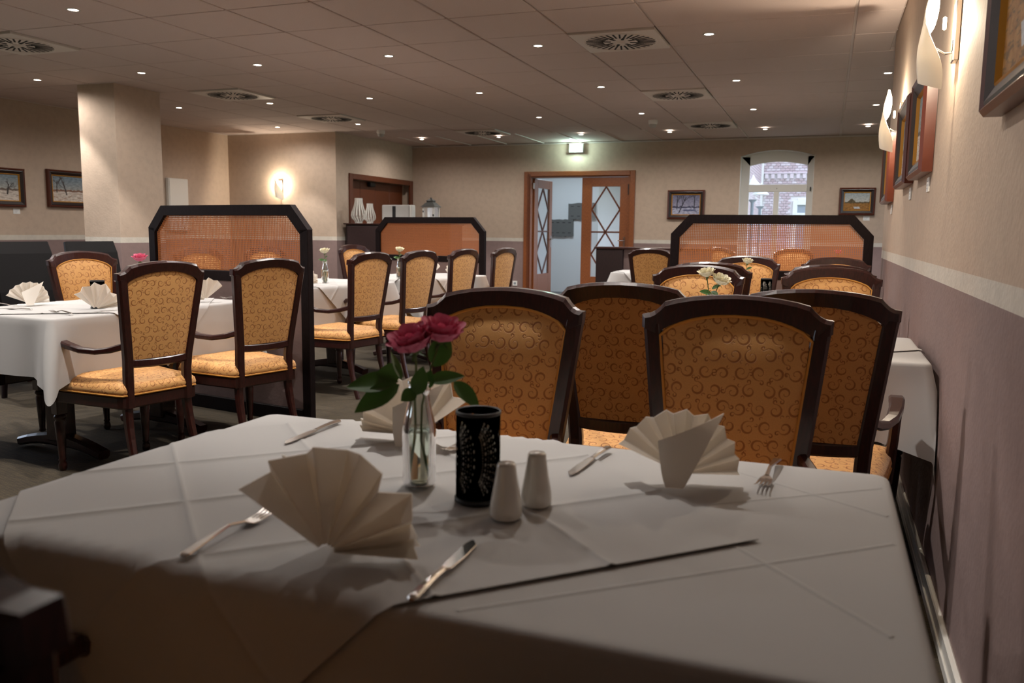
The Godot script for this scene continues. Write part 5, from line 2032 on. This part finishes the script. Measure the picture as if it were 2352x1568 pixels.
func build_sconces() -> void:
	for q in [[Vector3(0.368, 1.80, -3.20), -PI / 2, "lit wave-shaped wall lamp on the right wall between the near pictures", 1.0], [Vector3(0.368, 1.80, -5.45), -PI / 2, "lit wave-shaped wall lamp on the right wall near its far end", 1.0], [Vector3(-7.53, 1.74, -10.57), 0.0, "lit wave-shaped wall lamp on the beige pier", 1.0]]:
		var o := thing("wall_sconce", q[2], "wall lamp", q[0], q[1], "wave-shaped wall lamps")
		var b := MB.new()
		b.span(Vector3(-0.032, -0.09, 0.0), Vector3(0.032, 0.10, 0.018), 0.003)
		part("wall_plate", b, M.brushed_metal, o)
		b = MB.new()
		b.span(Vector3(-0.012, -0.055, 0.018), Vector3(0.012, -0.02, 0.020), 0.0)
		part("plate_window", b, M.black_slot, o)
		b = MB.new()
		b.tube([Vector3(0.0, -0.06, 0.018), Vector3(0.0, -0.062, 0.04), Vector3(0.0, -0.045, 0.066)], 0.004, 8)
		part("holder_rod", b, M.steel, o)
		b = MB.new()
		b.lathe([Vector2(0.0, -0.009), Vector2(0.007, -0.006), Vector2(0.009, 0.0), Vector2(0.007, 0.006), Vector2(0.0, 0.009)], 12)
		var kn := part("knob", b, M.steel, o)
		kn.position = Vector3(0.0, -0.045, 0.085)
		var g := []
		for i in 25:
			var t := i / 24.0
			var row := []
			for j in 9:
				var u := j / 4.0 - 1.0
				var phi := deg_to_rad(lerpf(38.0, -62.0, smoothstep(0.1, 0.95, t)))
				var half := deg_to_rad(54.0) * (1.0 if t < 0.55 else lerpf(1.0, 0.08, (t - 0.55) / 0.45))
				var an := phi + u * half
				var rd := 0.062 + 0.008 * sin(t * TAU)
				row.append(Vector3(sin(an) * rd, -0.165 + 0.35 * t - 0.02 * u * (1.0 - t), 0.050 + cos(an) * rd))
			g.append(row)
		b = MB.new()
		b.sheet(g, 0.003)
		part("wave_shade", b, M.lamp_glass, o)
		b = MB.new()
		b.lathe([Vector2(0.0, -0.022), Vector2(0.006, -0.018), Vector2(0.006, 0.018), Vector2(0.0, 0.022)], 10)
		var bl := part("bulb", b, M.lamp_bulb, o)
		bl.position = Vector3(0.0, 0.035, 0.046)
		var l := OmniLight3D.new()
		l.name = "sconce_light"
		o.add_child(l)
		l.position = Vector3(0.0, 0.035, 0.046)
		l.light_color = rgb(255, 236, 208)
		l.light_energy = SCONCE
		l.omni_range = 14.0
		l.omni_attenuation = 2.0
		l.light_size = 0.008
		l.shadow_enabled = true

func build_small() -> void:
	# exit sign
	var e := thing("exit_sign", "glowing white and green emergency exit sign over the double door", "exit sign", Vector3(-3.734, 2.437, -12.90))
	var b := MB.new()
	b.box(Vector3(0, 0, 0), Vector3(0.228, 0.134, 0.05), 0.004)
	part("housing", b, M.silver_grey, e)
	b = MB.new()
	b.span(Vector3(-0.106, -0.059, 0.025), Vector3(0.106, 0.059, 0.028))
	part("sign_face", b, M.exit_sign_face, e)
	# washed-out pictogram: running figure, door and arrow
	var gm := mat("sign_green", rgb(150, 224, 190), 0.5)
	gm.emission_enabled = true
	gm.emission = rgb(150, 240, 200)
	gm.emission_energy_multiplier = 1.0
	b = MB.new()
	b.span(Vector3(0.0, -0.045, 0.028), Vector3(0.018, 0.045, 0.0286))
	b.span(Vector3(-0.09, 0.032, 0.028), Vector3(0.0, 0.045, 0.0286))
	part("door_symbol", b, gm, e)
	b = MB.new()
	b.bar([Vector3(-0.05, 0.01, 0.0285), Vector3(-0.045, -0.02, 0.0285), Vector3(-0.02, -0.045, 0.0285)], 0.012, 0.001, Vector3(1, 0.3, 0))
	b.bar([Vector3(-0.045, -0.018, 0.0285), Vector3(-0.075, -0.04, 0.0285)], 0.011, 0.001, Vector3(1, -1, 0))
	b.bar([Vector3(-0.02, 0.012, 0.0285), Vector3(-0.05, 0.008, 0.0285), Vector3(-0.075, -0.01, 0.0285)], 0.009, 0.001, Vector3(0, 1, 0))
	part("running_figure", b, gm, e)
	b = MB.new()
	b.lathe([Vector2(0.0, 0.0), Vector2(0.009, 0.0)], 12, Vector3.ZERO, false)
	var hd := part("figure_head", b, gm, e)
	hd.position = Vector3(-0.052, 0.022, 0.0287); hd.rotation.x = PI / 2
	var gd := mat("sign_dot", rgb(70, 120, 96), 0.5)
	b = MB.new()
	b.lathe([Vector2(0.0, 0.0), Vector2(0.010, 0.0)], 12, Vector3.ZERO, false)
	var dt := part("test_button", b, gd, e)
	dt.position = Vector3(-0.088, -0.042, 0.0288); dt.rotation.x = PI / 2
	var l := OmniLight3D.new()
	l.name = "exit_sign_light"
	e.add_child(l)
	l.position = Vector3(0, -0.005, 0.10)
	l.light_color = rgb(214, 255, 242)
	l.light_energy = 0.22
	l.light_size = 0.05
	l.omni_range = 6.0
	l.omni_attenuation = 2.0
	l.shadow_enabled = true
	# smoke detectors
	for q in [[Vector3(-5.905, CEIL, -10.63), "white smoke detector on the ceiling before the pier corner"], [Vector3(-2.084, CEIL, -10.54), "white smoke detector on the ceiling right of the exit sign"]]:
		var s := thing("smoke_detector", q[1], "smoke detector", q[0], 0.0, "smoke detectors")
		b = MB.new()
		b.lathe([Vector2(0.055, 0.0), Vector2(0.058, -0.025), Vector2(0.052, -0.045), Vector2(0.045, -0.05)], 24)
		part("base", b, M.white_matt, s)
		b = MB.new()
		b.lathe([Vector2(0.044, -0.05), Vector2(0.042, -0.075), Vector2(0.03, -0.088), Vector2(0.0, -0.09)], 24)
		part("sensor", b, M.silver_grey, s)
	# socket
	var so := thing("wall_socket", "white wall socket low on the end wall left of the door", "socket", Vector3(-4.74, 0.305, -12.95))
	b = MB.new()
	b.span(Vector3(-0.04, -0.04, 0), Vector3(0.04, 0.04, 0.010), 0.003)
	part("cover", b, M.white_matt, so)
	b = MB.new()
	b.lathe([Vector2(0.0, 0.0), Vector2(0.02, 0.0)], 16, Vector3.ZERO, false)
	var hole := part("recess", b, M.slate_grey, so)
	hole.position = Vector3(0, 0, 0.0105); hole.rotation.x = PI / 2
	# white wall box
	var wb := thing("wall_box", "flat white metal box on the left wall beside the column", "wall box", Vector3(-8.45, 1.45, -9.46), PI / 2)
	b = MB.new()
	b.span(Vector3(-0.20, -0.36, 0), Vector3(0.18, 0.36, 0.05), 0.006)
	part("case", b, M.white_paint, wb)
	b = MB.new()
	b.span(Vector3(-0.185, -0.345, 0.05), Vector3(0.165, 0.345, 0.056), 0.003)
	part("lid", b, M.white_paint, wb)
	# low partition before the end wall
	var lp := thing("low_partition", "low mauve partition with dark wooden end before the glazed door", "partition")
	b = MB.new()
	b.span(Vector3(-2.49, 0, -9.75), Vector3(-2.18, 0.955, -9.50), 0.004)
	part("end_cabinet", b, M.cabinet_brown, lp)
	b = MB.new()
	b.span(Vector3(-2.18, 0, -9.66), Vector3(-1.2, 0.95, -9.58))
	part("panel", b, M.wall_lower, lp)
	b = MB.new()
	b.span(Vector3(-2.51, 0.955, -9.77), Vector3(-1.18, 0.98, -9.48), 0.005)
	part("cap_board", b, M.mahogany, lp)


# ------------------------------------------------------------------ main
const SPOT := 1.7
const SCONCE := 0.42

func _ready() -> void:
	var cam := Camera3D.new()
	cam.name = "camera"
	add_child(cam)
	cam.position = Vector3(0, 1.14, 0)
	cam.rotation = Vector3(-0.1293, 0.3537, 0.0117)
	cam.fov = rad_to_deg(2.0 * atan(784.0 / 1939.65))
	cam.near = 0.05
	cam.far = 200.0
	cam.current = true
	var lens := CameraAttributesPhysical.new()
	lens.frustum_focal_length = 29.69
	lens.frustum_focus_distance = 3.2
	lens.exposure_aperture = 5.6
	cam.attributes = lens
	cam.fov = rad_to_deg(2.0 * atan(784.0 / 1939.65))
	var we := WorldEnvironment.new()
	var env := Environment.new()
	env.background_mode = Environment.BG_SKY
	var sky := Sky.new()
	var ps := ProceduralSkyMaterial.new()
	ps.sky_top_color = rgb(196, 214, 240)
	ps.sky_horizon_color = rgb(226, 234, 246)
	ps.ground_horizon_color = rgb(160, 166, 160)
	ps.ground_bottom_color = rgb(110, 116, 104)
	ps.sky_energy_multiplier = 1.9
	sky.sky_material = ps
	env.sky = sky
	env.tonemap_mode = Environment.TONE_MAPPER_LINEAR
	env.tonemap_exposure = 1.35
	env.sdfgi_enabled = true
	env.ssao_enabled = true
	env.ssil_enabled = true
	we.environment = env
	we.name = "environment"
	add_child(we)
	rng.seed = 1
	make_materials()
	build_room()
	build_outside()
	build_vents()
	build_downlights()
	build_screens()
	build_sideboard()
	build_tables()
	build_chairs()
	build_pictures()
	build_sconces()
	build_small()
	build_napkins()
	build_cutlery()
	build_table_things()
